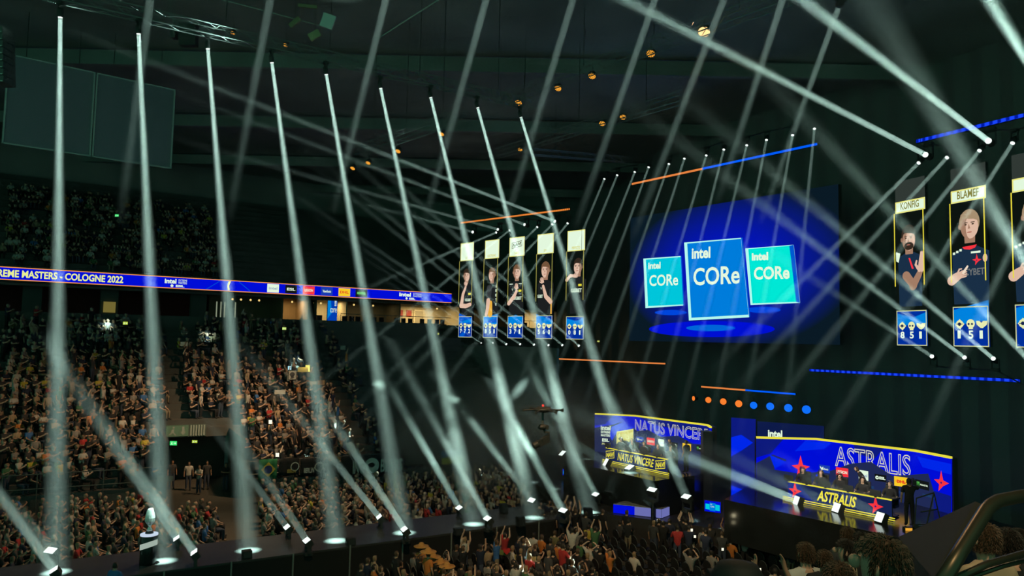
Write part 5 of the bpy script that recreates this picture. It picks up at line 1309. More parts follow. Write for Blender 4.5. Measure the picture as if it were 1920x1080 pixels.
# ------------------------------------------------------------------ people
def joints(pose):
    j = {'pelvis': (0, 0, .96), 'waist': (0, 0, 1.10), 'chest': (0, .01, 1.32), 'neck': (0, 0, 1.47), 'chin': (0, .02, 1.54), 'head': (0, .02, 1.635), 'top': (0, .0, 1.72)}
    for s, n in ((-1, 'l'), (1, 'r')):
        j['sh' + n] = (.18 * s, 0, 1.41); j['el' + n] = (.24 * s, -.02, 1.13); j['wr' + n] = (.25 * s, .06, .90); j['ha' + n] = (.25 * s, .09, .80)
        j['hi' + n] = (.09 * s, 0, .90); j['kn' + n] = (.10 * s, .03, .50); j['an' + n] = (.11 * s, -.01, .09); j['to' + n] = (.13 * s, .15, .035)
    if 'seat' in pose:
        for k in list(j):
            if k == 'top' or k[:2] not in ('kn', 'an', 'to', 'hi'): j[k] = (j[k][0], j[k][1] - .02, j[k][2] - .40)
        for s, n in ((-1, 'l'), (1, 'r')):
            j['hi' + n] = (.09 * s, .02, .53); j['kn' + n] = (.13 * s, .44, .53); j['an' + n] = (.13 * s, .42, .09); j['to' + n] = (.15 * s, .58, .035)
            if pose == 'seat': j['el' + n] = (.26 * s, .06, .75); j['wr' + n] = (.16 * s, .30, .64); j['ha' + n] = (.12 * s, .38, .62)
    dz = -.40 if 'seat' in pose else 0
    for s, n in ((-1, 'l'), (1, 'r')):
        if 'clap' in pose: j['el' + n] = (.27 * s, .12, 1.16 + dz); j['wr' + n] = (.09 * s, .33, 1.30 + dz); j['ha' + n] = (.035 * s, .37, 1.39 + dz)
        if 'cross' in pose: j['el' + n] = (.28 * s, .06, 1.16 + dz); j['wr' + n] = (-.02 * s, .24, 1.18 + dz); j['ha' + n] = (-.12 * s, .23, 1.20 + dz)
        if 'desk' in pose: j['el' + n] = (.27 * s, .10, 1.12 + dz); j['wr' + n] = (.20 * s, .36, 1.16 + dz); j['ha' + n] = (.18 * s, .45, 1.16 + dz)
        if 'raise' in pose and (s == 1 or 'both' in pose): j['el' + n] = (.30 * s, .06, 1.62 + dz); j['wr' + n] = (.20 * s, .10, 1.86 + dz); j['ha' + n] = (.18 * s, .11, 1.96 + dz)
        if 'head' in pose: j['el' + n] = (.40 * s, .02, 1.55 + dz); j['wr' + n] = (.16 * s, .04, 1.74 + dz); j['ha' + n] = (.07 * s, .05, 1.76 + dz)
        if 'phone' in pose: j['el' + n] = (.24 * s, .14, 1.15); j['wr' + n] = (.08 * s, .30, 1.22); j['ha' + n] = (.03 * s, .36, 1.26)
    if 'camera' in pose: j['elr'] = (.32, .10, 1.36); j['wrr'] = (.20, .34, 1.50); j['har'] = (.16, .40, 1.55)
    if 'bend' in pose:
        for k in j:
            x, y, z = j[k]
            if z > 1.0:
                a = math.radians(32); q = z - 1.0; j[k] = (x, y * math.cos(a) + q * math.sin(a), 1.0 + q * math.cos(a) - y * math.sin(a))
    return j


RAD = {'pelvis': (.15, .115), 'waist': (.135, .10), 'chest': (.165, .11), 'neck': (.055, .055), 'chin': (.066, .072), 'head': (.082, .098), 'top': (.052, .062),
       'sh': (.066, .062), 'el': (.044, .044), 'wr': (.031, .031), 'ha': (.040, .030), 'hi': (.085, .085), 'kn': (.060, .060), 'an': (.040, .042), 'to': (.040, .030)}
EDG = [('pelvis', 'waist'), ('waist', 'chest'), ('chest', 'neck'), ('neck', 'chin'), ('chin', 'head'), ('head', 'top')]
for n in 'lr':
    EDG += [('chest', 'sh' + n), ('sh' + n, 'el' + n), ('el' + n, 'wr' + n), ('wr' + n, 'ha' + n), ('pelvis', 'hi' + n), ('hi' + n, 'kn' + n), ('kn' + n, 'an' + n), ('an' + n, 'to' + n)]
_FIG = {}


def figure(pose, level=1, hands=False):
    """Body mesh grown on a skeleton: (verts, normals, faces, face labels 0 skin 1 hair 2 shirt 3 trousers 4 shoes)."""
    k = (pose, level, hands)
    if k in _FIG: return _FIG[k]
    J = joints(pose); names = list(J); idx = {n: i for i, n in enumerate(names)}
    vs = [J[n] for n in names]; ed = [(idx[a], idx[b]) for a, b in EDG]; rr = [RAD[n] if n in RAD else RAD[n[:2]] for n in names]
    fing = []
    if hands:
        for s, n in ((-1, 'l'), (1, 'r')):
            w = Vector(J['wr' + n]); h = Vector(J['ha' + n]); d = (h - w).normalized(); side = d.cross(Vector((1, 0, 0)) if abs(d.x) < .8 else Vector((0, 1, 0))).normalized()
            for q, (o, ln) in enumerate(((-.03, .060), (-.01, .075), (.01, .080), (.03, .068), (.045, .05))):
                base = h + side * o - d * (.0 if q < 4 else .05); dd = d if q < 4 else (d * .6 + side * .8).normalized(); bend = d.cross(side) * .015
                a = len(vs); vs += [tuple(base + dd * .02), tuple(base + dd * ln * .6 + bend * .4), tuple(base + dd * ln + bend)]; rr += [(.010, .010), (.009, .009), (.008, .008)]
                ed += [(idx['ha' + n], a), (a, a + 1), (a + 1, a + 2)]; fing += [a, a + 1, a + 2]
    me = bpy.data.meshes.new('fig'); me.from_pydata(vs, ed, []); o = bpy.data.objects.new('fig', me); COL.objects.link(o)
    md = o.modifiers.new('s', 'SKIN'); md.use_smooth_shade = True; md.branch_smoothing = .3
    for i, r in enumerate(rr): me.skin_vertices[0].data[i].radius = r
    me.skin_vertices[0].data[idx['pelvis']].use_root = True
    if level: sb = o.modifiers.new('u', 'SUBSURF'); sb.levels = level; sb.render_levels = level
    dg = bpy.context.evaluated_depsgraph_get(); ev = o.evaluated_get(dg); m2 = ev.to_mesh()
    V = np.array([p.co for p in m2.vertices]); Nn = np.array([p.normal for p in m2.vertices]); Fc = [tuple(p.vertices) for p in m2.polygons]
    ev.to_mesh_clear(); bpy.data.objects.remove(o); bpy.data.meshes.remove(me)
    A = np.array([J[a] for a, b in EDG]); B = np.array([J[b] for a, b in EDG]); lab = []
    hc = np.array(J['head']); RA = np.array([sum(RAD[a] if a in RAD else RAD[a[:2]]) / 2 for a, b in EDG]); RB = np.array([sum(RAD[b] if b in RAD else RAD[b[:2]]) / 2 for a, b in EDG])
    for f in Fc:
        c = V[list(f)].mean(0); ab = B - A; t = np.clip(((c - A) * ab).sum(1) / (ab * ab).sum(1), 0, 1); q = A + ab * t[:, None]
        dd = np.linalg.norm(c - q, axis=1) / (RA + (RB - RA) * t); i = int(dd.argmin()); a, b = EDG[i]
        if a in ('chin', 'head') or (a == 'neck' and t[i] > .6):
            r = c - hc; lab.append(1 if (r[1] < -.012 and r[2] > -.075) or r[2] > .052 else 0)
        elif a in ('neck',): lab.append(0)
        elif a in ('waist', 'pelvis') and b in ('waist', 'chest') or a == 'chest' or (a[:2] == 'sh' and t[i] < .72): lab.append(0 if (a == 'chest' and b == 'neck' and t[i] > .8) else 2)
        elif a[:2] in ('sh', 'el', 'wr'): lab.append(0)
        elif a[:2] == 'an': lab.append(4)
        else: lab.append(3)
    _FIG[k] = (V, Nn, Fc, lab)
    return _FIG[k]


SKINM = [pbr('skin_%d' % i, c, .55) for i, c in enumerate([(.55, .34, .24), (.48, .28, .19), (.36, .20, .13), (.60, .40, .30)])]
HAIRM = {'dark': pbr('hair_dark', (.020, .014, .010), .6), 'brown': pbr('hair_brown', (.075, .042, .022), .6), 'fair': pbr('hair_fair', (.26, .17, .09), .6), 'grey': pbr('hair_grey', (.22, .21, .20), .6)}
SHIRTS = {'black': (.012, .012, .013), 'charcoal': (.045, .045, .048), 'navy': (.016, .022, .050), 'white': (.52, .50, .46), 'grey': (.24, .23, .22), 'olive': (.16, .15, .07), 'red': (.42, .03, .03), 'orange': (.62, .20, .04), 'yellow': (.55, .45, .06), 'blue': (.05, .16, .42), 'tan': (.40, .30, .19), 'green': (.06, .16, .07)}
SHIRTM = {k: pbr('shirt_' + k, v, .85) for k, v in SHIRTS.items()}
TROU = [pbr('trousers_black', (.014, .014, .016), .85), pbr('trousers_denim', (.045, .06, .10), .85), pbr('trousers_tan', (.22, .18, .12), .85)]
SHOE = pbr('shoes_dark', (.03, .03, .03), .6)
_PM = {}


def submesh(name, V, N, Fs, off):
    used = sorted({i for f in Fs for i in f}); mp = {i: k for k, i in enumerate(used)}
    me = bpy.data.meshes.new(name); me.from_pydata([tuple(V[i] + N[i] * off) for i in used], [], [tuple(mp[i] for i in f) for f in Fs])
    me.polygons.foreach_set('use_smooth', [True] * len(Fs)); me.materials.append(None)
    return me


def pmeshes(pose, level, hands=False):
    k = (pose, level, hands)
    if k not in _PM:
        V, N, Fc, lab = figure(pose, level, hands)
        _PM[k] = {'person': submesh('person', V, N, Fc, 0)}
        for nm, l, off in (('hair', 1, .016), ('shirt', 2, .014), ('trousers', 3, .012), ('shoes', 4, .010)):
            _PM[k][nm] = submesh(nm, V, N, [f for f, q in zip(Fc, lab) if q == l], off)
    return _PM[k]


def setmat(o, m):
    o.material_slots[0].link = 'OBJECT'; o.material_slots[0].material = m


def person(p, face, pose, shirt, hair, label, group=None, skin=0, trou=0, scale=1.0, level=1, parts=('hair', 'shirt', 'trousers', 'shoes'), hands=False, cat='person'):
    ms = pmeshes(pose, level, hands)
    o = bpy.data.objects.new('person', ms['person']); COL.objects.link(o); setmat(o, SKINM[skin])
    o.location = p; o.rotation_euler = (0, 0, math.atan2(face.y, face.x) - math.pi / 2); o.scale = (scale,) * 3
    tag(o, label, cat, group)
    for n in parts:
        c = bpy.data.objects.new(n, ms[n]); COL.objects.link(c); c.parent = o
        setmat(c, {'hair': HAIRM[hair], 'shirt': SHIRTM[shirt], 'trousers': TROU[trou], 'shoes': SHOE}[n])
    return o


def local(o, p):                                     # world point from a person's own coordinates
    a = o.rotation_euler[2]; s = o.scale[0]; x, y, z = p
    return Vector(o.location) + Vector((x * math.cos(a) - y * math.sin(a), x * math.sin(a) + y * math.cos(a), z)) * s


# ---- where the crowd sits
rnd = random.Random(11)
PEO = []      # (depth, pos, face, pose, shirt, hair, skin, trou, zone)
SCH = ['black'] * 9 + ['charcoal'] * 5 + ['navy'] * 3 + ['white'] * 4 + ['grey'] * 4 + ['tan'] * 2 + ['olive', 'red', 'orange', 'yellow', 'blue', 'green']
HCH = ['dark'] * 5 + ['brown'] * 4 + ['fair'] * 2


def put(p, face, pose, zone, shirt=None, sc=1.0):
    x, y, d = PX(p + Z3 * 1.2)
    if not (-260 < x < 1945 and -20 < y < 1100 + 40): return
    PEO.append((d, p, face, pose, shirt or rnd.choice(SCH), rnd.choice(HCH), rnd.randrange(4), rnd.choice((0, 0, 0, 1, 1, 2)), zone))


SFACE = (-SN * .6 + SDIR * .8).normalized()
for r in range(NROW):
    s = S_L + .5
    while s < S_R:
        s += .56 + rnd.uniform(-.02, .05)
        if r < TUNR + 1 and TUN0 - .5 < s < TUN1 + .5: continue
        if abs((s + 30) % 11 - 5) < .5: continue
        p = st(s, RDEP * r + .45, ROW0 + RRISE * r); x, y, d = PX(p + Z3 * 1.0)
        if x > 612 + (y - 600) * .46 + rnd.uniform(-14, 10) or x > 760: continue
        if rnd.random() < (.07 if y > 680 else .28): continue
        stand = rnd.random() < .30
        pose = rnd.choice(['clap', 'clap', 'stand', 'cross', 'raise']) if stand else rnd.choice(['seat', 'seat', 'seatclap', 'seatclap', 'seatcross'])
        fa = (SFACE + Vector((rnd.uniform(-.3, .3), rnd.uniform(-.3, .3), 0))).normalized()
        put(p, fa, pose, 'stand')
for r in range(1, 13):                               # a few people in the dark upper tier
    for q in range(30):
        s = rnd.uniform(0, facs(430, 18))
        p = fac(s, .4 + .8 * r - .3, 13.8 + .62 * r)
        if PX(p)[1] > 330: put(p, -RN, 'seat', 'upper')


def runway_t(p): return (p - R0).dot(RWN), (p - R0).dot(RWD)


CHAIRS = []
for i in range(-40, 60):
    for j in range(0, 26):
        p = R0 + RWD * (i * .62 + (j % 2) * .2) + RWN * (3.9 + j * .88); p.z = 0
        b_ = (p - Vector((SA.x, SA.y, 0))).dot(SN)
        x, y, d = PX(p)
        if b_ > -1.6 or x > 985: continue
        if 382 + (y - 930) * .25 < x < 486 and y > 890: continue
        if 300 < x < 486 and b_ > -5: continue
        fa = (RWD + Vector((rnd.uniform(-.25, .25), rnd.uniform(-.25, .25), 0))).normalized()
        CHAIRS.append((d, p, RWD, 'far'))
        if rnd.random() < .88: put(p + Z3 * .02, fa, rnd.choice(['seat', 'seat', 'seatclap', 'seatcross', 'seatclap']), 'floorfar', None)
DF0, DF1 = R1, PZ(1500, 1012, RWZ); DFD = (DF1 - DF0); DFD.z = 0; DFD.normalize(); DFN = Vector((-DFD.y, DFD.x, 0))
ROWD = (-VD)
for i in range(0, 26):
    for j in range(-44, 34):
        p = Vector((0, 27, 0)) + UD * ((i - 8) * .95) + ROWD * (j * .60 + (i % 2) * .25)
        t_, a_ = runway_t(p); x, y, d = PX(p)
        if d < 21.5 or t_ > -1.9: continue
        if (p - DF0).dot(DFN) > -1.3 and (p - DF0).dot(DFD) > 0: continue
        hx, hy, _ = PX(p + Z3 * 1.2)
        if hx < 672 + max(0, (1075 - hy)) * .55 or hx > 1530: continue
        right = hx > 1130 and hy > 985
        CHAIRS.append((d, p, UD, 'near'))
        if rnd.random() < (.16 if right else .80):
            pose = rnd.choice(['seat', 'seat', 'seatclap', 'seatcross', 'seat', 'seatclap', 'seathead'] if right or rnd.random() < .84 else ['clap', 'clap', 'raise', 'stand', 'raiseboth'])
            put(p, (UD + Vector((rnd.uniform(-.3, .3), rnd.uniform(-.3, .3), 0))).normalized(), pose, 'floornear')
for k in range(46):                                  # standing group pressed to the stage front
    a = rnd.uniform(-2.5, 9.5); b = rnd.uniform(-2.6, -.7)
    p = DF0 + DFD * a + DFN * b; p.z = 0
    hx_, hy_, _ = PX(p + Z3 * 1.78)
    if 1100 < hx_ < 1310 and hy_ < 966: continue
    put(p, (DFN + Vector((rnd.uniform(-.5, .5), rnd.uniform(-.5, .5), 0))).normalized(), rnd.choice(['stand', 'clap', 'raise', 'raiseboth', 'phone']), 'front', rnd.choice(['black', 'black', 'navy', 'charcoal', 'red', 'grey']))

PEO.sort(key=lambda q: (not -10 < PX(q[1] + Z3 * 1.2)[0] < 1930, q[0]))
NI = 262
WHERE = {'stand': ('in the far lower stand', 'spectators in the lower stand'), 'floorfar': ('beyond the runway', 'spectators beyond the runway'),
         'floornear': ('on the near floor', 'spectators on the near floor'), 'front': ('at the stage front', 'spectators at the stage front'), 'upper': ('in the dark upper tier', 'upper tier spectators')}
PW = {'seat': 'sitting', 'seatclap': 'clapping', 'seatcross': 'sitting with folded arms', 'seathead': 'holding hands on head', 'clap': 'standing and clapping', 'raise': 'standing with one arm up', 'raiseboth': 'standing with both arms up', 'stand': 'standing', 'cross': 'standing with folded arms', 'phone': 'standing holding a phone'}
for q in PEO[:NI]:
    d, p, fa, pose, sh, hr, sk, tr, zn = q
    w, g = WHERE[zn]; pw = PW[pose]
    person(p, fa, pose, sh, hr, 'person in a %s top, %s, %s' % (sh, pw, w), 'persons in %s tops %s, %s' % (sh, pw, g), sk, tr, rnd.uniform(.96, 1.05), 1 if d < 34 else 0, ('hair', 'shirt', 'trousers', 'shoes') if d < 30 else ('hair', 'shirt', 'trousers'))

# the rest of the crowd, beyond the nearest few hundred, as one
mats = []; mi_ = {}


def gm(m):
    if m.name not in mi_: mi_[m.name] = len(mats); mats.append(m)
    return mi_[m.name]


VV = []; FF = []; MM = []; base = 0
for d, p, fa, pose, sh, hr, sk, tr, zn in PEO[NI:]:
    V, N, Fc, lab = figure(pose, 0)
    a = math.atan2(fa.y, fa.x) - math.pi / 2; R = np.array(((math.cos(a), -math.sin(a), 0), (math.sin(a), math.cos(a), 0), (0, 0, 1)))
    VV.append((V * rnd.uniform(.95, 1.05)) @ R.T + np.array(p))
    FF += [tuple(base + i for i in f) for f in Fc]; base += len(V)
    lut = [gm(SKINM[sk]), gm(HAIRM[hr]), gm(SHIRTM[sh]), gm(TROU[tr]), gm(SHOE)]
    MM += [lut[l] for l in lab]
me = bpy.data.meshes.new('crowd'); me.from_pydata(np.concatenate(VV).tolist(), [], FF)
for m in mats: me.materials.append(m)
me.polygons.foreach_set('material_index', MM); me.polygons.foreach_set('use_smooth', [True] * len(FF))
cr = bpy.data.objects.new('crowd', me); COL.objects.link(cr)
tag(cr, 'dense crowd of spectators filling the lower stand across the hall', 'crowd', None, 'stuff')

# chairs on the floor
def chair_proto():
    t = thing('banquet_chair', 'x', 'chair', (0, 0, 0)); BK = pbr('chair_black', (.010, .010, .010), .7); RIM = pbr('chair_rim', (.35, .38, .36), .35, .8)
    MB().box((0, 0, .45), (.42, .40, .06)).build('seat', BK, t)
    ov = [(math.cos(a) * .20, -.21 - .04 * (math.sin(a) + 1), .70 + math.sin(a) * .24) for a in [2 * math.pi * k / 16 for k in range(16)]]
    MB().add([(x, y + .01, z) for x, y, z in ov] + [(x, y - .03, z) for x, y, z in ov], [tuple(range(16)), tuple(range(16, 32))[::-1]] + [(k, (k + 1) % 16, 16 + (k + 1) % 16, 16 + k) for k in range(16)]).build('backrest', BK, t)
    MB().tube(ov + [ov[0]], .012, 5, cap=False).build('back_frame', RIM, t)
    for x in (-.18, .18):
        for y in (-.18, .18): MB().tube([(x, y, 0), (x, y, .44)], .012, 5).build('leg', RIM, t)
    return t


cp = None; CHAIRS.sort(key=lambda q: q[0]); nc = 0
for d, p, fa, zn in CHAIRS:
    x, y, _ = PX(p + Z3 * .9)
    if not (-10 < x < 1930 and y < 1085): continue
    if zn == 'far' or nc >= 150: continue
    nc += 1
    o = chair_proto() if cp is None else dup(cp)
    if cp is None: cp = o
    o.location = p; o.rotation_euler = (0, 0, math.atan2(fa.y, fa.x) - math.pi / 2)
    tag(o, 'black banquet chair with an oval back in the rows on the near floor', 'chair', 'banquet chairs on the near floor')

# ------------------------------------------------------------------ players and crew
HS = pbr('headset_black', (.015, .015, .015), .4)


def headset(o):
    c = local(o, (0, .02, 1.24 if o['category'] == 'person' and o.get('sit') else 1.64)); s = o.scale[0]
    ax = (local(o, (1, 0, 0)) - local(o, (0, 0, 0))) / s
    m = MB(); m.tube([c + ax * (.11 * math.cos(a)) * s + Z3 * (.13 * math.sin(a)) * s for a in [math.pi * k / 8 for k in range(9)]], .014, 6)
    for q in (-1, 1): m.tube([c + ax * (.085 * q), c + ax * (.125 * q)], .045, 10)
    me = m.build('headset', HS); me.parent = o; me.matrix_parent_inverse = Matrix.LocRotScale(o.location, o.rotation_euler, o.scale).inverted()


def players(bi, xs, dback, names, colour):
    t, dk, f, L = BOOTHS[bi]
    for i, q in enumerate(xs):
        p = dk.w[0] + f.ex * (L * q) - f.n * dback; p = Vector((p.x, p.y, PLZ + .02))
        fa = (f.n + f.ex * .15).normalized()
        o = person(p, fa, 'seatdesk', colour, ['brown', 'fair', 'dark', 'dark', 'fair'][i], names % ('one', 'two', 'three', 'four', 'five')[i] if False else names % ORD[i], None, [0, 3, 1, 0, 3][i], 0, 1.0, 1)
        o['sit'] = 1; headset(o)
        c = p + Z3 * 0; ch = thing('gaming_chair', 'dark gaming chair at the desk, %s from the left, %s booth' % (ORD[i], 'right' if bi == 0 else 'left'), 'chair', p - fa * .02)
        rx, fd, uz = axes(fa)
        MB().box(p + Z3 * .40 - fd * .02, (.50, .5, .09), (rx, fd, Z3)).build('seat', BLACK, ch); MB().box(p - fd * .27 + Z3 * .78, (.46, .09, .72), (rx, fd, Z3)).build('backrest', BLACK, ch)
        MB().tube([p + Z3 * .02, p + Z3 * .38], .04, 8).build('column', BLACK, ch); MB().box(p + Z3 * .03, (.5, .5, .05), (rx, fd, Z3)).build('foot', BLACK, ch)
        mp = p + fa * .85 + f.ex * .12; mt = thing('desk_monitor', 'black monitor before the %s player, %s booth' % (ORD[i], 'right' if bi == 0 else 'left'), 'monitor', Vector((mp.x, mp.y, 3.752)))
        mp = Vector((mp.x, mp.y, 3.752)); mq = mp + f.ex * -.42
        MB().box(mq + Z3 * .16, (.42, .04, .25), (f.ex, f.n, Z3)).build('screen', BLACK, mt); MB().tube([mq + Z3 * .0, mq + Z3 * .06], .05, 8).build('stand', BLACK, mt)


players(0, (.06, .25, .44, .66, .91), .72, 'person in black team shirt and headset at the right booth desk, %s from the left', 'black')
players(1, (.09, .28, .48, .70, .90), .72, 'person in black team shirt and headset at the left booth desk, %s from the left', 'black')


def at_head(px, py, d, z=1.64, sc=1.0): p = P(px, py, d); return Vector((p.x, p.y, p.z - z * sc))


t, dk, f, L = BOOTHS[0]
p = dk.w[0] + f.ex * (L * .60) - f.n * 1.5; p.z = PLZ + .01
person(p, (f.ex * -.8 + f.n * .4).normalized(), 'bend', 'black', 'brown', 'person in black leaning over the middle player of the right booth', None, 0)
t, dk, f, L = BOOTHS[1]
p = dk.w[0] + f.ex * (L * .80) - f.n * 1.45; p.z = PLZ + .01
person(p, f.n, 'bend', 'black', 'brown', 'person in black bending in front of the white tile in the left booth', None, 0)
p = Vector((P(1287, 850, 37.5).x, P(1287, 850, 37.5).y, PLZ + .01))
person(p, -f.ex, 'stand', 'black', 'dark', 'person standing in silhouette before the amber tile of the left booth', None, 1, scale=.95)
# camera crew at the right end of the right booth
p = P(1705, 950, 27.2); p.z = PLZ + .01
cam_m = person(p, Vector((.35, .9, 0)).normalized(), 'camera', 'black', 'dark', 'person dressed in black filming at the right end of the right booth', None, 1, scale=1.02)
cc = local(cam_m, (.16, .22, 1.56)); rx, fd, uz = axes(Vector((.2, .95, 0)))
t = thing('video_camera', 'black shoulder video camera held by the person at the right booth', 'camera', cc)
MB().box(cc, (.14, .38, .18), (rx, fd, uz)).build('body', BLACK, t); MB().tube([cc + fd * .18, cc + fd * .36], [.06, .08], 12).build('lens', BLACK, t); MB().box(cc + uz * .13, (.04, .22, .04), (rx, fd, uz)).build('handle', BLACK, t)
tp_ = P(1740, 985, 26.8); tp_.z = PLZ
t = thing('camera_trolley', 'black tubular camera trolley beside the person filming', 'trolley', tp_)
for i, (a, b) in enumerate((((-.5, 0, .1), (.5, 0, .1)), ((-.5, .3, .1), (.5, .3, .1)), ((-.5, 0, .1), (-.35, .1, 1.1)), ((.5, 0, .1), (.3, .1, 1.3)), ((-.35, .1, 1.1), (.3, .1, 1.3)), ((0, .1, .1), (.3, .1, 1.3)), ((-.2, .1, .6), (.4, .1, .7)))):
    MB().tube([tp_ + RT * a[0] + Vector((0, a[1], a[2])), tp_ + RT * b[0] + Vector((0, b[1], b[2]))], .025, 6).build('tube', BLACK, t)
for x in (-.45, .45): MB().tube([tp_ + RT * x + Vector((0, -.04, .10)), tp_ + RT * x + Vector((0, .04, .10))], .10, 12).build('wheel', BLACK, t)
# people standing in the tunnel mouth and other ones that stand out
for px, py, d, pose, sh, lab, fx in [(372, 886, 43.5, 'phone', 'white', 'person in white t-shirt looking at a phone, standing in front of the tunnel', (-.3, -1)), (386, 878, 45, 'stand', 'charcoal', 'person in dark top just behind the white t-shirt at the tunnel', (.6, -1)),
        (352, 880, 45, 'stand', 'white', 'person in pale shirt standing left of the tunnel mouth', (.5, -1)), (422, 882, 44.5, 'cross', 'black', 'person in black with folded arms at the right of the tunnel', (-.2, -1)), (321, 876, 44, 'stand', 'charcoal', 'person in dark clothes at the left edge of the tunnel', (.7, -1))]:
    p = P(px, py, d); k = (p.z - 0.0) / 1.30 if False else 1.0
    g = PZ(px, py + 1.30 * F / d, 0.0); person(Vector((g.x, g.y, 0.012)), Vector((fx[0], fx[1], 0)).normalized(), pose, sh, 'dark', lab, None, 2, 1)
for px, py, z, pose, sh, lab, fa in [(181, 1020, .55, 'seat', 'blue', 'person in bright blue t-shirt sitting behind the far runway edge', RWD), (216, 1062, 0, 'cross', 'blue', 'person in blue t-shirt standing below the runway at the lower left', (RWD + VD).normalized()),
        (805, 955, .4, 'seat', 'blue', 'person in blue top on a chair with a yellow jacket behind the runway', RWD), (352, 998, .3, 'seatclap', 'red', 'person in bright red shirt clapping beyond the runway', RWD)]:
    hz = (1.2 if 'seat' in pose else 1.55); g = PZ(px, py - 8, hz + .2 if py > 1050 else hz); person(Vector((g.x, g.y, .015)), fa, pose, sh, 'dark', lab, None, 0, 1)
# fans in orange with straw hats
HATM = pbr('hat_orange', (.60, .28, .07), .8)
for i, (px, py, pose, lab) in enumerate([(790, 1028, 'seatclap', 'at the back of the group'), (803, 1040, 'stand', 'standing over the others'), (812, 1048, 'seat', 'in the middle of the group'), (826, 1058, 'seat', 'nearest the aisle'), (838, 1066, 'seat', 'rightmost of the group')]):
    g = PZ(px, py, 1.62 if pose == 'stand' else 1.25)
    o = person(Vector((g.x, g.y, .015)), (UD + Vector((.2 * (i - 2), .1, 0))).normalized(), pose, 'orange', 'brown', 'person in orange poncho and wide straw hat, ' + lab, None, 0, 2)
    h = local(o, (0, .0, (1.71 if pose == 'stand' else 1.31)))
    m = MB(); m.lathe([(.30, .015), (.31, 0), (.29, -.01), (.12, .0), (.115, .10), (.07, .15), (.01, .155)], h, 20); hb_ = m.build('hat', HATM, None, True); hb_.parent = o; hb_.matrix_parent_inverse = Matrix.LocRotScale(o.location, o.rotation_euler, o.scale).inverted()
for px, py, pose, sh, lab in [(703, 1046, 'seat', 'tan', 'blond person in tan shirt sitting alone by the grey aisle'), (743, 1040, 'stand', 'black', 'person with brown hair in black standing left of the orange hats'), (868, 1030, 'raiseboth', 'black', 'person in black raising joined hands in front of the runway'), (677, 1064, 'stand', 'black', 'dark person at the left end of the near floor crowd'),
        (982, 1016, 'head', 'charcoal', 'person holding arms overhead before the runway posts'), (1175, 962, 'stand', 'black', 'person in black standing out against the lavender podium'), (1130, 960, 'stand', 'black', 'person with short dark hair left of the lavender podium')]:
    g = PZ(px, py, 1.25 if pose == 'seat' else 1.6); person(Vector((g.x, g.y, .015)), UD, pose, sh, 'fair' if 'blond' in lab else 'brown', lab, None, 0)

# ------------------------------------------------------------------ barrier, banners and flags along the lower stand
BAR = pbr('barrier_steel', (.16, .17, .16), .5, .5)
for i, (a, b) in enumerate(((S_L, TUN0), (TUN1, 14.0), (14.2, 30))):
    t = thing('crowd_barrier', 'steel railing along the front of the lower stand, %s' % ('left of the tunnel', 'right of the tunnel', 'behind the stage side')[i], 'railing', st(a, -.1, 0))
    for z in (1.35, 2.1): MB().tube([st(a, -.1, z), st(b, -.1, z)], .03, 6).build('rail', BAR, t)
    n = int((b - a) / 1.5); m = MB()
    for k in range(n + 1): MB().tube([st(a + (b - a) * k / n, -.1, 0), st(a + (b - a) * k / n, -.1, 2.1)], .025, 6).build('post', BAR, t)


def cloth(px0, py0, px1, py1, m, label, draw=None, name='cloth_banner', cat='banner', off=-.18):
    a = PL(px0, py0, st(0, off, 0), SDIR); b = PL(px1, py1, st(0, off, 0), SDIR); w = (b - a).dot(SDIR); h = a.z - b.z
    o0 = Vector((a.x, a.y, b.z)); t = thing(name, label, cat, o0)
    mb = MB(); n = 14; vs = []; fs = []
    for i in range(n + 1):
        for j in range(5): vs.append(o0 + SDIR * (w * i / n) + Z3 * (h * j / 4) + SN * (.03 * math.sin(i * 1.3 + j * .5) + .02))
    for i in range(n):
        for j in range(4): fs.append((i * 5 + j, (i + 1) * 5 + j, (i + 1) * 5 + j + 1, i * 5 + j + 1))
    mb.add(vs, fs); c = mb.build('cloth', m, t, True); c.modifiers.new('thick', 'SOLIDIFY').thickness = .01
    if draw:
        f = Flat(o0 - SN * .06, SDIR, Z3, None, .006); draw(f, w, h); f.build('print', t)
    return t


WT = pbr('print_white', (.55, .56, .52), .9); GD = pbr('print_gold', (.45, .36, .10), .9); BK_ = pbr('banner_black', (.015, .016, .017), .9)
cloth(486, 862, 519, 898, pbr('flag_green', (.03, .20, .08), .9), 'green flag with yellow diamond hung on the stand railing', lambda f, w, h: (f.poly([(w * .1, h * .5), (w * .5, h * .12), (w * .9, h * .5), (w * .5, h * .88)], pbr('flag_yellow', (.50, .40, .05), .9), 1), f.ell(w * .5, h * .5, h * .2, h * .2, pbr('flag_disc_blue', (.02, .04, .16), .9), 2)), 'flag', 'flag')
cloth(524, 860, 560, 890, BK_, 'dark fan banner with gold vertical lettering and a round badge', lambda f, w, h: (f.text('BERLIN', w * .40, h * .15, .22, GD, 1, .5, bold=.03), f.ell(w * .78, h * .5, h * .26, h * .26, WT, 1), f.ell(w * .78, h * .5, h * .2, h * .2, BK_, 2)))
cloth(564, 860, 606, 891, BK_, 'dark fan banner with white vertical lettering', lambda f, w, h: (f.text('BERLIN', w * .14, h * .2, .3, WT, 1, w * .45, bold=.03), f.ell(w * .8, h * .5, h * .26, h * .26, WT, 1), f.ell(w * .8, h * .5, h * .2, h * .2, BK_, 2)))
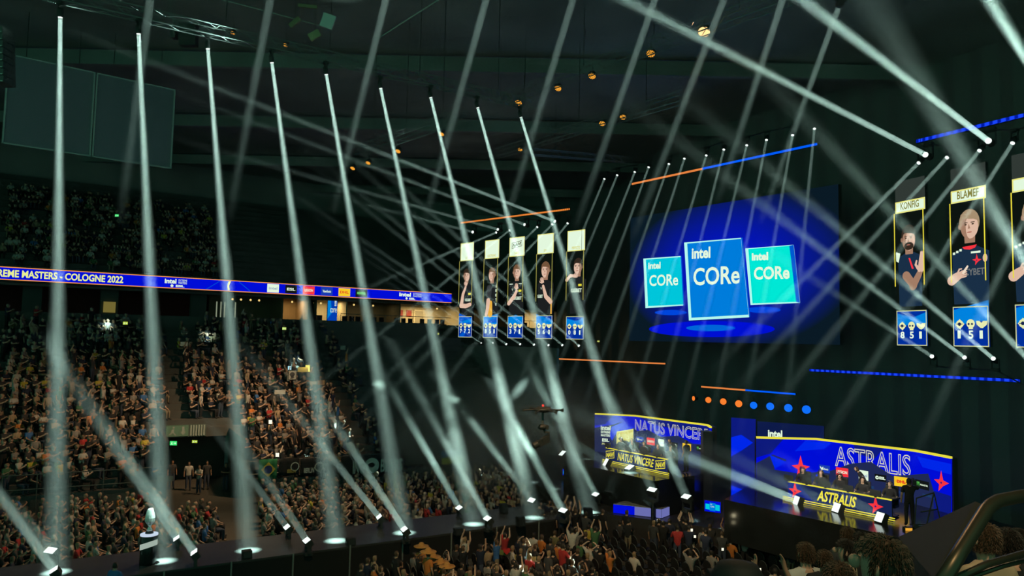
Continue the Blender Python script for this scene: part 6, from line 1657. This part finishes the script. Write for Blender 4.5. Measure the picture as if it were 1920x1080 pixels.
cloth(640, 856, 756, 888, BK_, 'wide dark fan banner reading BEARS with a round head badge', lambda f, w, h: (f.text('ING', w * .18, h * .15, h * .62, WT, 1, w * .17, bold=.03), f.text('BEARS', w * .62, h * .15, h * .62, WT, 1, w * .36, bold=.03), f.ell(w * .48, h * .5, h * .36, h * .36, WT, 1), f.ell(w * .47, h * .52, h * .16, h * .12, BK_, 2)))
cloth(828, 846, 868, 868, pbr('flag_sky', (.05, .16, .32), .9), 'small blue and yellow flag on the railing by the stage side', lambda f, w, h: f.rect(0, 0, w, h * .5, pbr('flag_yellow', (.50, .40, .05), .9), 1), 'flag', 'flag')
cloth(763, 848, 800, 872, pbr('banner_grey', (.05, .06, .06), .9), 'small grey cloth on the railing right of the BEARS banner')
# the big exit banner over the tunnel
GT0 = PL(310, 797, st(0, RDEP * TUNR, 0), SDIR); GT1 = PL(386, 817, st(0, RDEP * TUNR, 0), SDIR)
w = (GT1 - GT0).dot(SDIR); h = GT0.z - GT1.z; o0 = Vector((GT0.x, GT0.y, GT1.z)) - SN * .12
t = thing('tunnel_sign', 'wide grey green sign with running figure and arrow above the tunnel mouth', 'sign', o0)
MB().box(o0 + SDIR * w / 2 + Z3 * h / 2 + SN * .05, (w, .06, h), (SDIR, SN, Z3)).build('board', pbr('sign_grey', (.10, .14, .12), .8), t)
f = Flat(o0, SDIR, Z3, None, .01); gg = pbr('sign_green', (.16, .30, .22), .8); lg = pbr('sign_pale', (.40, .46, .42), .8)
f.rect(w * .02, h * .06, w * .56, h * .94, gg, 1); f.ell(w * .20, h * .78, h * .08, h * .08, lg, 2); f.poly([(w * .14, h * .6), (w * .22, h * .68), (w * .21, h * .4), (w * .27, h * .15), (w * .24, h * .12), (w * .18, h * .35), (w * .10, h * .15), (w * .08, h * .2), (w * .15, h * .42)], lg, 2)
f.poly([(w * .40, h * .85), (w * .46, h * .85), (w * .46, h * .45), (w * .51, h * .45), (w * .43, h * .14), (w * .35, h * .45), (w * .40, h * .45)], lg, 2)
for k in range(6): f.rect(w * (.60 + k * .065), h * .06, w * (.64 + k * .065), h * .94, lg, 1)
f.build('print', t)
def in_stand(px, py, h):                              # the point at height h over the seat row that shows at this spot
    best = None
    for r in range(NROW):
        q = PL(px, py, st(0, RDEP * r + .25, 0), SDIR); e = abs(q.z - (ROW0 + RRISE * r + h))
        if best is None or e < best[0]: best = (e, q)
    return best[1]


# boards and paper signs held up or fixed in the stand
PAP = pbr('paper_white', (.62, .60, .54), .9)
for px, py, w_, h_, row, m, lab, dr_ in [(548, 703, 16, 19, 12, PAP, 'framed white poster with a dark drawing held up in the stand', 1), (602, 717, 15, 11, 11, pbr('card_tan', (.50, .32, .18), .9), 'tan printed card held up at the right end of the stand', 2), (587, 718, 12, 6, 12, PAP, 'small white paper held up near the tan card', 0),
        (570, 693, 22, 9, 13, pbr('card_yellow', (.55, .42, .10), .9), 'yellow card held above heads at the right of the stand', 0), (345, 645, 12, 8, 17, PAP, 'small white sheet held up high in the stand', 0), (490, 648, 10, 7, 17, pbr('card_grey', (.40, .38, .30), .9), 'small grey framed card high in the stand', 2), (525, 735, 19, 8, 10, PAP, 'white sheet held flat in the right part of the stand', 0),
        (643, 652, 9, 8, 18, pbr('plate_grey', (.34, .36, .33), .9), 'pale square plate on the dark empty seats, leftmost', 0), (692, 652, 15, 7, 18, pbr('plate_grey', (.34, .36, .33), .9), 'pale wide plate on the dark empty seats, middle', 0), (764, 654, 9, 6, 18, pbr('plate_dim', (.16, .18, .16), .9), 'dim square plate on the dark empty seats, rightmost', 0), (310, 898, 26, 10, 0, pbr('plate_dim', (.16, .18, .16), .9), 'dim banner low on the stand front left of the tunnel', 0)]:
    q = in_stand(px, py, 1.75) if row else PL(px, py, st(0, -.3, 0), SDIR)
    d = PX(q)[2]; k = d / F
    t = thing('paper_sign', lab, 'sign', q - Z3 * h_ * k / 2)
    MB().box(q, (w_ * k * 1.05, .03, h_ * k), (SDIR, SN, Z3)).build('sheet', m, t)
    if dr_:
        f = Flat(q - SDIR * w_ * k / 2 - Z3 * h_ * k / 2 - SN * .03, SDIR, Z3, None, .006); W_, H_ = w_ * k, h_ * k
        f.frame(0, 0, W_, H_, .04, BK_, 1)
        if dr_ == 1: f.ell(W_ * .5, H_ * .55, W_ * .28, H_ * .22, pbr('ink_grey', (.12, .12, .13), .9), 1); f.poly([(W_ * .3, H_ * .15), (W_ * .7, H_ * .2), (W_ * .6, H_ * .45), (W_ * .4, H_ * .4)], pbr('ink_grey', (.12, .12, .13), .9), 1)
        else: f.ell(W_ * .5, H_ * .5, W_ * .2, H_ * .3, pbr('ink_brown', (.22, .10, .05), .9), 1)
        f.build('drawing', t)
# cardboard signs on the near floor
for px, py, w_, h_, d, m, lab, tx in [(985, 1047, 42, 10, 29, pbr('card_brown', (.34, .28, .10), .9), 'brown cardboard sign with faint lettering held over the near floor crowd', None), (941, 1036, 22, 9, 29.5, pbr('card_green', (.16, .24, .08), .9), 'green paper sign held up in the near floor crowd', None)]:
    q = P(px, py, d); k = d / F; t = thing('cardboard_sign', lab, 'sign', q - Z3 * h_ * k / 2); n_ = Vector((-.3, -1, 0)).normalized(); ex = Vector((1, -.3, 0)).normalized()
    MB().box(q, (w_ * k, .02, h_ * k), (ex, n_, Z3)).build('sheet', m, t)
q = P(950, 1034, 29.2); m = MB(); ex = RT; hp = [(0, -.14), (.13, .0), (.15, .08), (.09, .14), (.0, .08), (-.09, .14), (-.15, .08), (-.13, 0)]
tag(m.prism([q + ex * x + Z3 * y for x, y in hp], Vector((0, 1, 0)), .05).build('heart_balloon', pbr('heart_red', (.60, .03, .03), .5)), 'small red heart held up beside the green paper sign', 'balloon')
# added glowing patches and lamps where beams spot the crowd, and some phones
for i, (px, py, d, e, lab) in enumerate([(577, 691, 58, 14, 'yellow glowing patch for a light spot at the right end of the lower stand'), (507, 791, 50, 12, 'glowing patch for a light spot in the middle of the lower stand'), (520, 853, 47, 9, 'glowing patch for a light spot low in the lower stand above the gold banner'), (978, 1066, 27, 6, 'long glowing patch for a light spot in the near floor crowd by the cardboard sign'), (1234, 976, 33, 5, 'glowing patch for a light spot at the stage front'), (1297, 994, 31, 5, 'glowing phone right of the stage front group'), (1303, 1006, 31, 2, 'second glowing phone right of the stage front group'), (543, 690, 58, 4, 'pale blue phone screen in the upper right of the stand'), (1355, 1030, 26, 2, 'bright white phone among the empty chairs'), (1425, 1068, 22, 1, 'small bright phone low among the chairs')]):
    p = in_stand(px, py, 1.7) if d > 40 else P(px, py, d); d = PX(p)[2]
    t = thing('crowd_light_spot', lab, 'phone', p); k = d / F; ex = RT
    w_, h_ = (9 * k, 14 * k) if i in (0, 3) else (7 * k, 8 * k)
    if i in (4, 5, 6, 8, 9): w_, h_ = 4.5 * k, 5.5 * k
    MB().box(p + FW * .02, (w_, .02, h_), (RT, FW, UP)).build('casing', BLACK, t)
    MB().box(p, (w_ * .9, .012, h_ * .9), (RT, FW, UP)).build('lit_face', emi('spot_yellow', (.95, .85, .12)) if i == 0 else (emi('phone_blue', (.4, .75, .85)) if i == 7 else emi('spot_white', (1, .95, .72), 1.2)), t)
    ld = bpy.data.lights.new('crowd_spot_lamp', 'POINT'); ld.energy = e * .7; ld.color = (1, .88, .55) if i != 7 else (.5, .9, 1); ld.shadow_soft_size = .08  # point lamp added to spread the patch's glow over its neighbours
    lo = bpy.data.objects.new('crowd_spot_lamp', ld); COL.objects.link(lo); lo.location = p - FW * .35 + Z3 * .35

# ------------------------------------------------------------------ the near stand: people, wall and railings close by
nsm = MB()
for k in range(14):
    z = 8.0 - .30 * k; nsm.box((6, .4 + .95 * k, z - .2), (22, .95, .4))
tag(nsm.build('stand_floor', CONC), 'concrete steps of the near stand below the camera', kind='structure')


def hero(px, py, headpx, d, face, shirt, hair, label, pose='stand', skin=0, cap=False):
    """A spectator close to the camera, built finer, with a nose, ears and combed strands of hair."""
    sc = headpx * d / F / .200
    p = at_head(px, py, d, 1.63, sc); fa = Vector((face[0], face[1], 0)).normalized()
    o = person(p, fa, pose, shirt, hair, label, None, skin, 0, sc, 2, hands=True)
    o.data = o.data.copy(); bm = bmesh.new(); bm.from_mesh(o.data)
    add = MB(); add.ball((0, .125, 1.615), (.016, .030, .030), 8, 6)
    for s in (-1, 1): add.ball((.084 * s, .010, 1.615), (.010, .019, .030), 8, 6)
    tm = bpy.data.meshes.new('t'); tm.from_pydata(add.v, [], add.f); bm.from_mesh(tm); bm.to_mesh(o.data); bm.free(); bpy.data.meshes.remove(tm)
    o.data.polygons.foreach_set('use_smooth', [True] * len(o.data.polygons))
    ho = [c for c in o.children if c.name.split('.')[0] == 'hair'][0]
    if cap:
        m = MB(); m.lathe([(.112, 1.655), (.118, 1.66), (.112, 1.70), (.085, 1.745), (.02, 1.762)], (0, .01, 0), 20); m.box((0, .15, 1.66), (.16, .12, .015)); c = m.build('cap', pbr('speaker_black', (.006, .007, .007), .7), None, True); c.parent = o
        return o
    ho.data = ho.data.copy(); rr_ = random.Random(int(px)); hv = [v.co.copy() for v in ho.data.vertices]; hn = [v.normal.copy() for v in ho.data.vertices]
    sb = MB(); cr_ = Vector((0, -.02, 1.74))
    for q in range(2600):
        i = rr_.randrange(len(hv)); n = hn[i]
        b0 = hv[i] + Vector((rr_.uniform(-.012, .012), rr_.uniform(-.012, .012), rr_.uniform(-.012, .012)))
        away = b0 - cr_; away.z -= .05; away -= n * away.dot(n)
        if away.length < 1e-4: continue
        d1 = (away.normalized() + Vector((rr_.uniform(-.5, .5), rr_.uniform(-.5, .5), rr_.uniform(-.4, .3))) * .8).normalized(); L = rr_.uniform(.018, .034)
        p1 = b0 + d1 * L * .5 + n * .006; p2 = b0 + d1 * L + n * .002 - Vector((0, 0, .004))
        s = d1.cross(n).normalized() * .0022
        sb.add([b0 - s, b0 + s, p1 + s * .8, p1 - s * .8, p2, b0 + n * .003, p1 + n * .003], [(0, 3, 6, 5), (5, 6, 2, 1), (3, 4, 6), (6, 4, 2)])
    bm = bmesh.new(); bm.from_mesh(ho.data); tm = bpy.data.meshes.new('t'); tm.from_pydata(sb.v, [], sb.f); bm.from_mesh(tm); bm.to_mesh(ho.data); bm.free(); bpy.data.meshes.remove(tm)
    return o


hero(1512, 1037, 34, 6.6, (-.15, 1), 'white', 'brown', 'person in white t-shirt seen from behind with head bowed, lower right', 'stand', 0)
hero(1590, 1032, 36, 6.3, (-.95, .55), 'tan', 'dark', 'dark-haired person in tan t-shirt with face turned left', 'stand', 0)
hero(1617, 1016, 32, 7.4, (.1, 1), 'black', 'dark', 'dark-haired person in black seen from behind, right of the tan t-shirt', 'stand', 1)
hero(1590, 1004, 28, 7.9, (.1, 1), 'charcoal', 'brown', 'brown hair of a person hidden behind the tan t-shirt person', 'stand', 1)
hero(1547, 1049, 30, 5.9, (.1, 1), 'black', 'brown', 'brown-haired head just right of the white t-shirt', 'stand', 1)
hero(1662, 1058, 92, 3.2, (-.75, .8), 'black', 'brown', 'large brown-haired head close to the camera beside the black wall', 'stand', 0)
hero(1575, 1092, 62, 4.0, (.0, 1), 'black', 'brown', 'brown hair of a person cut off by the bottom edge', 'stand', 0)
hero(1385, 1112, 88, 3.3, (.0, 1), 'black', 'dark', 'person with a black cap cut off by the bottom edge among the chairs', 'stand', 1, True)
hero(1850, 1010, 52, 5.2, (-.3, 1), 'tan', 'brown', 'brown-haired head behind the handrail at the right edge', 'stand', 0)
hero(1893, 1018, 48, 5.4, (.2, 1), 'black', 'dark', 'dark head behind the handrail at the far right', 'stand', 1)
hero(1915, 1008, 30, 6.5, (-1, .2), 'charcoal', 'dark', 'person in profile cut by the right edge behind the handrail', 'stand', 0)
hero(1450, 1106, 30, 5.4, (-.1, 1), 'charcoal', 'brown', 'person with raised brown hands at the bottom edge', 'raiseboth', 2)
# black stair wall and the handrails
pw = [P(1700, 1017, 4.6), P(1853, 951, 3.6), P(1772, 1100, 3.4), P(1694, 1100, 4.6)]
tag(MB().prism(pw, FW, .10).build('wall_side', pbr('stair_wall_black', (.020, .019, .014), .7), None), 'black sloping stair wall beside the handrail at lower right', kind='structure')
tag(MB().tube([P(1702, 1015, 4.62), P(1853, 949.5, 3.62)], .012, 6).build('trim_4', pbr('edge_steel', (.20, .24, .24), .4, .5)), 'thin steel edge on top of the black stair wall', kind='structure')
HR = pbr('handrail_steel', (.10, .08, .05), .35, .7)
t = thing('handrail', 'thick bent tubular handrail at the lower right edge', 'railing', P(1765, 1100, 2.3))
MB().tube([P(1755, 1110, 2.3), P(1800, 1035, 2.45), P(1848, 958, 2.62), P(1858, 947, 2.66), P(1872, 939, 2.7), P(1890, 935, 2.74), P(1960, 922, 2.85)], .024, 12).build('top_rail', HR, t, True)
MB().tube([P(1780, 1090, 2.45), P(1850, 1058, 2.6), P(1960, 1026, 2.8)], .013, 10).build('middle_rail', HR, t, True)
MB().tube([P(1815, 1084, 2.55), P(1880, 1062, 2.65), P(1960, 1042, 2.8)], .008, 8).build('lower_rail', HR, t, True)
MB().tube([P(1960, 922, 2.85), P(1960, 1042, 2.8)], .02, 8).build('post', HR, t, True)
print('beams', NBEAM[0], 'people', len(PEO), 'chairs', nc, {z: sum(1 for q in PEO if q[8] == z) for z in WHERE})
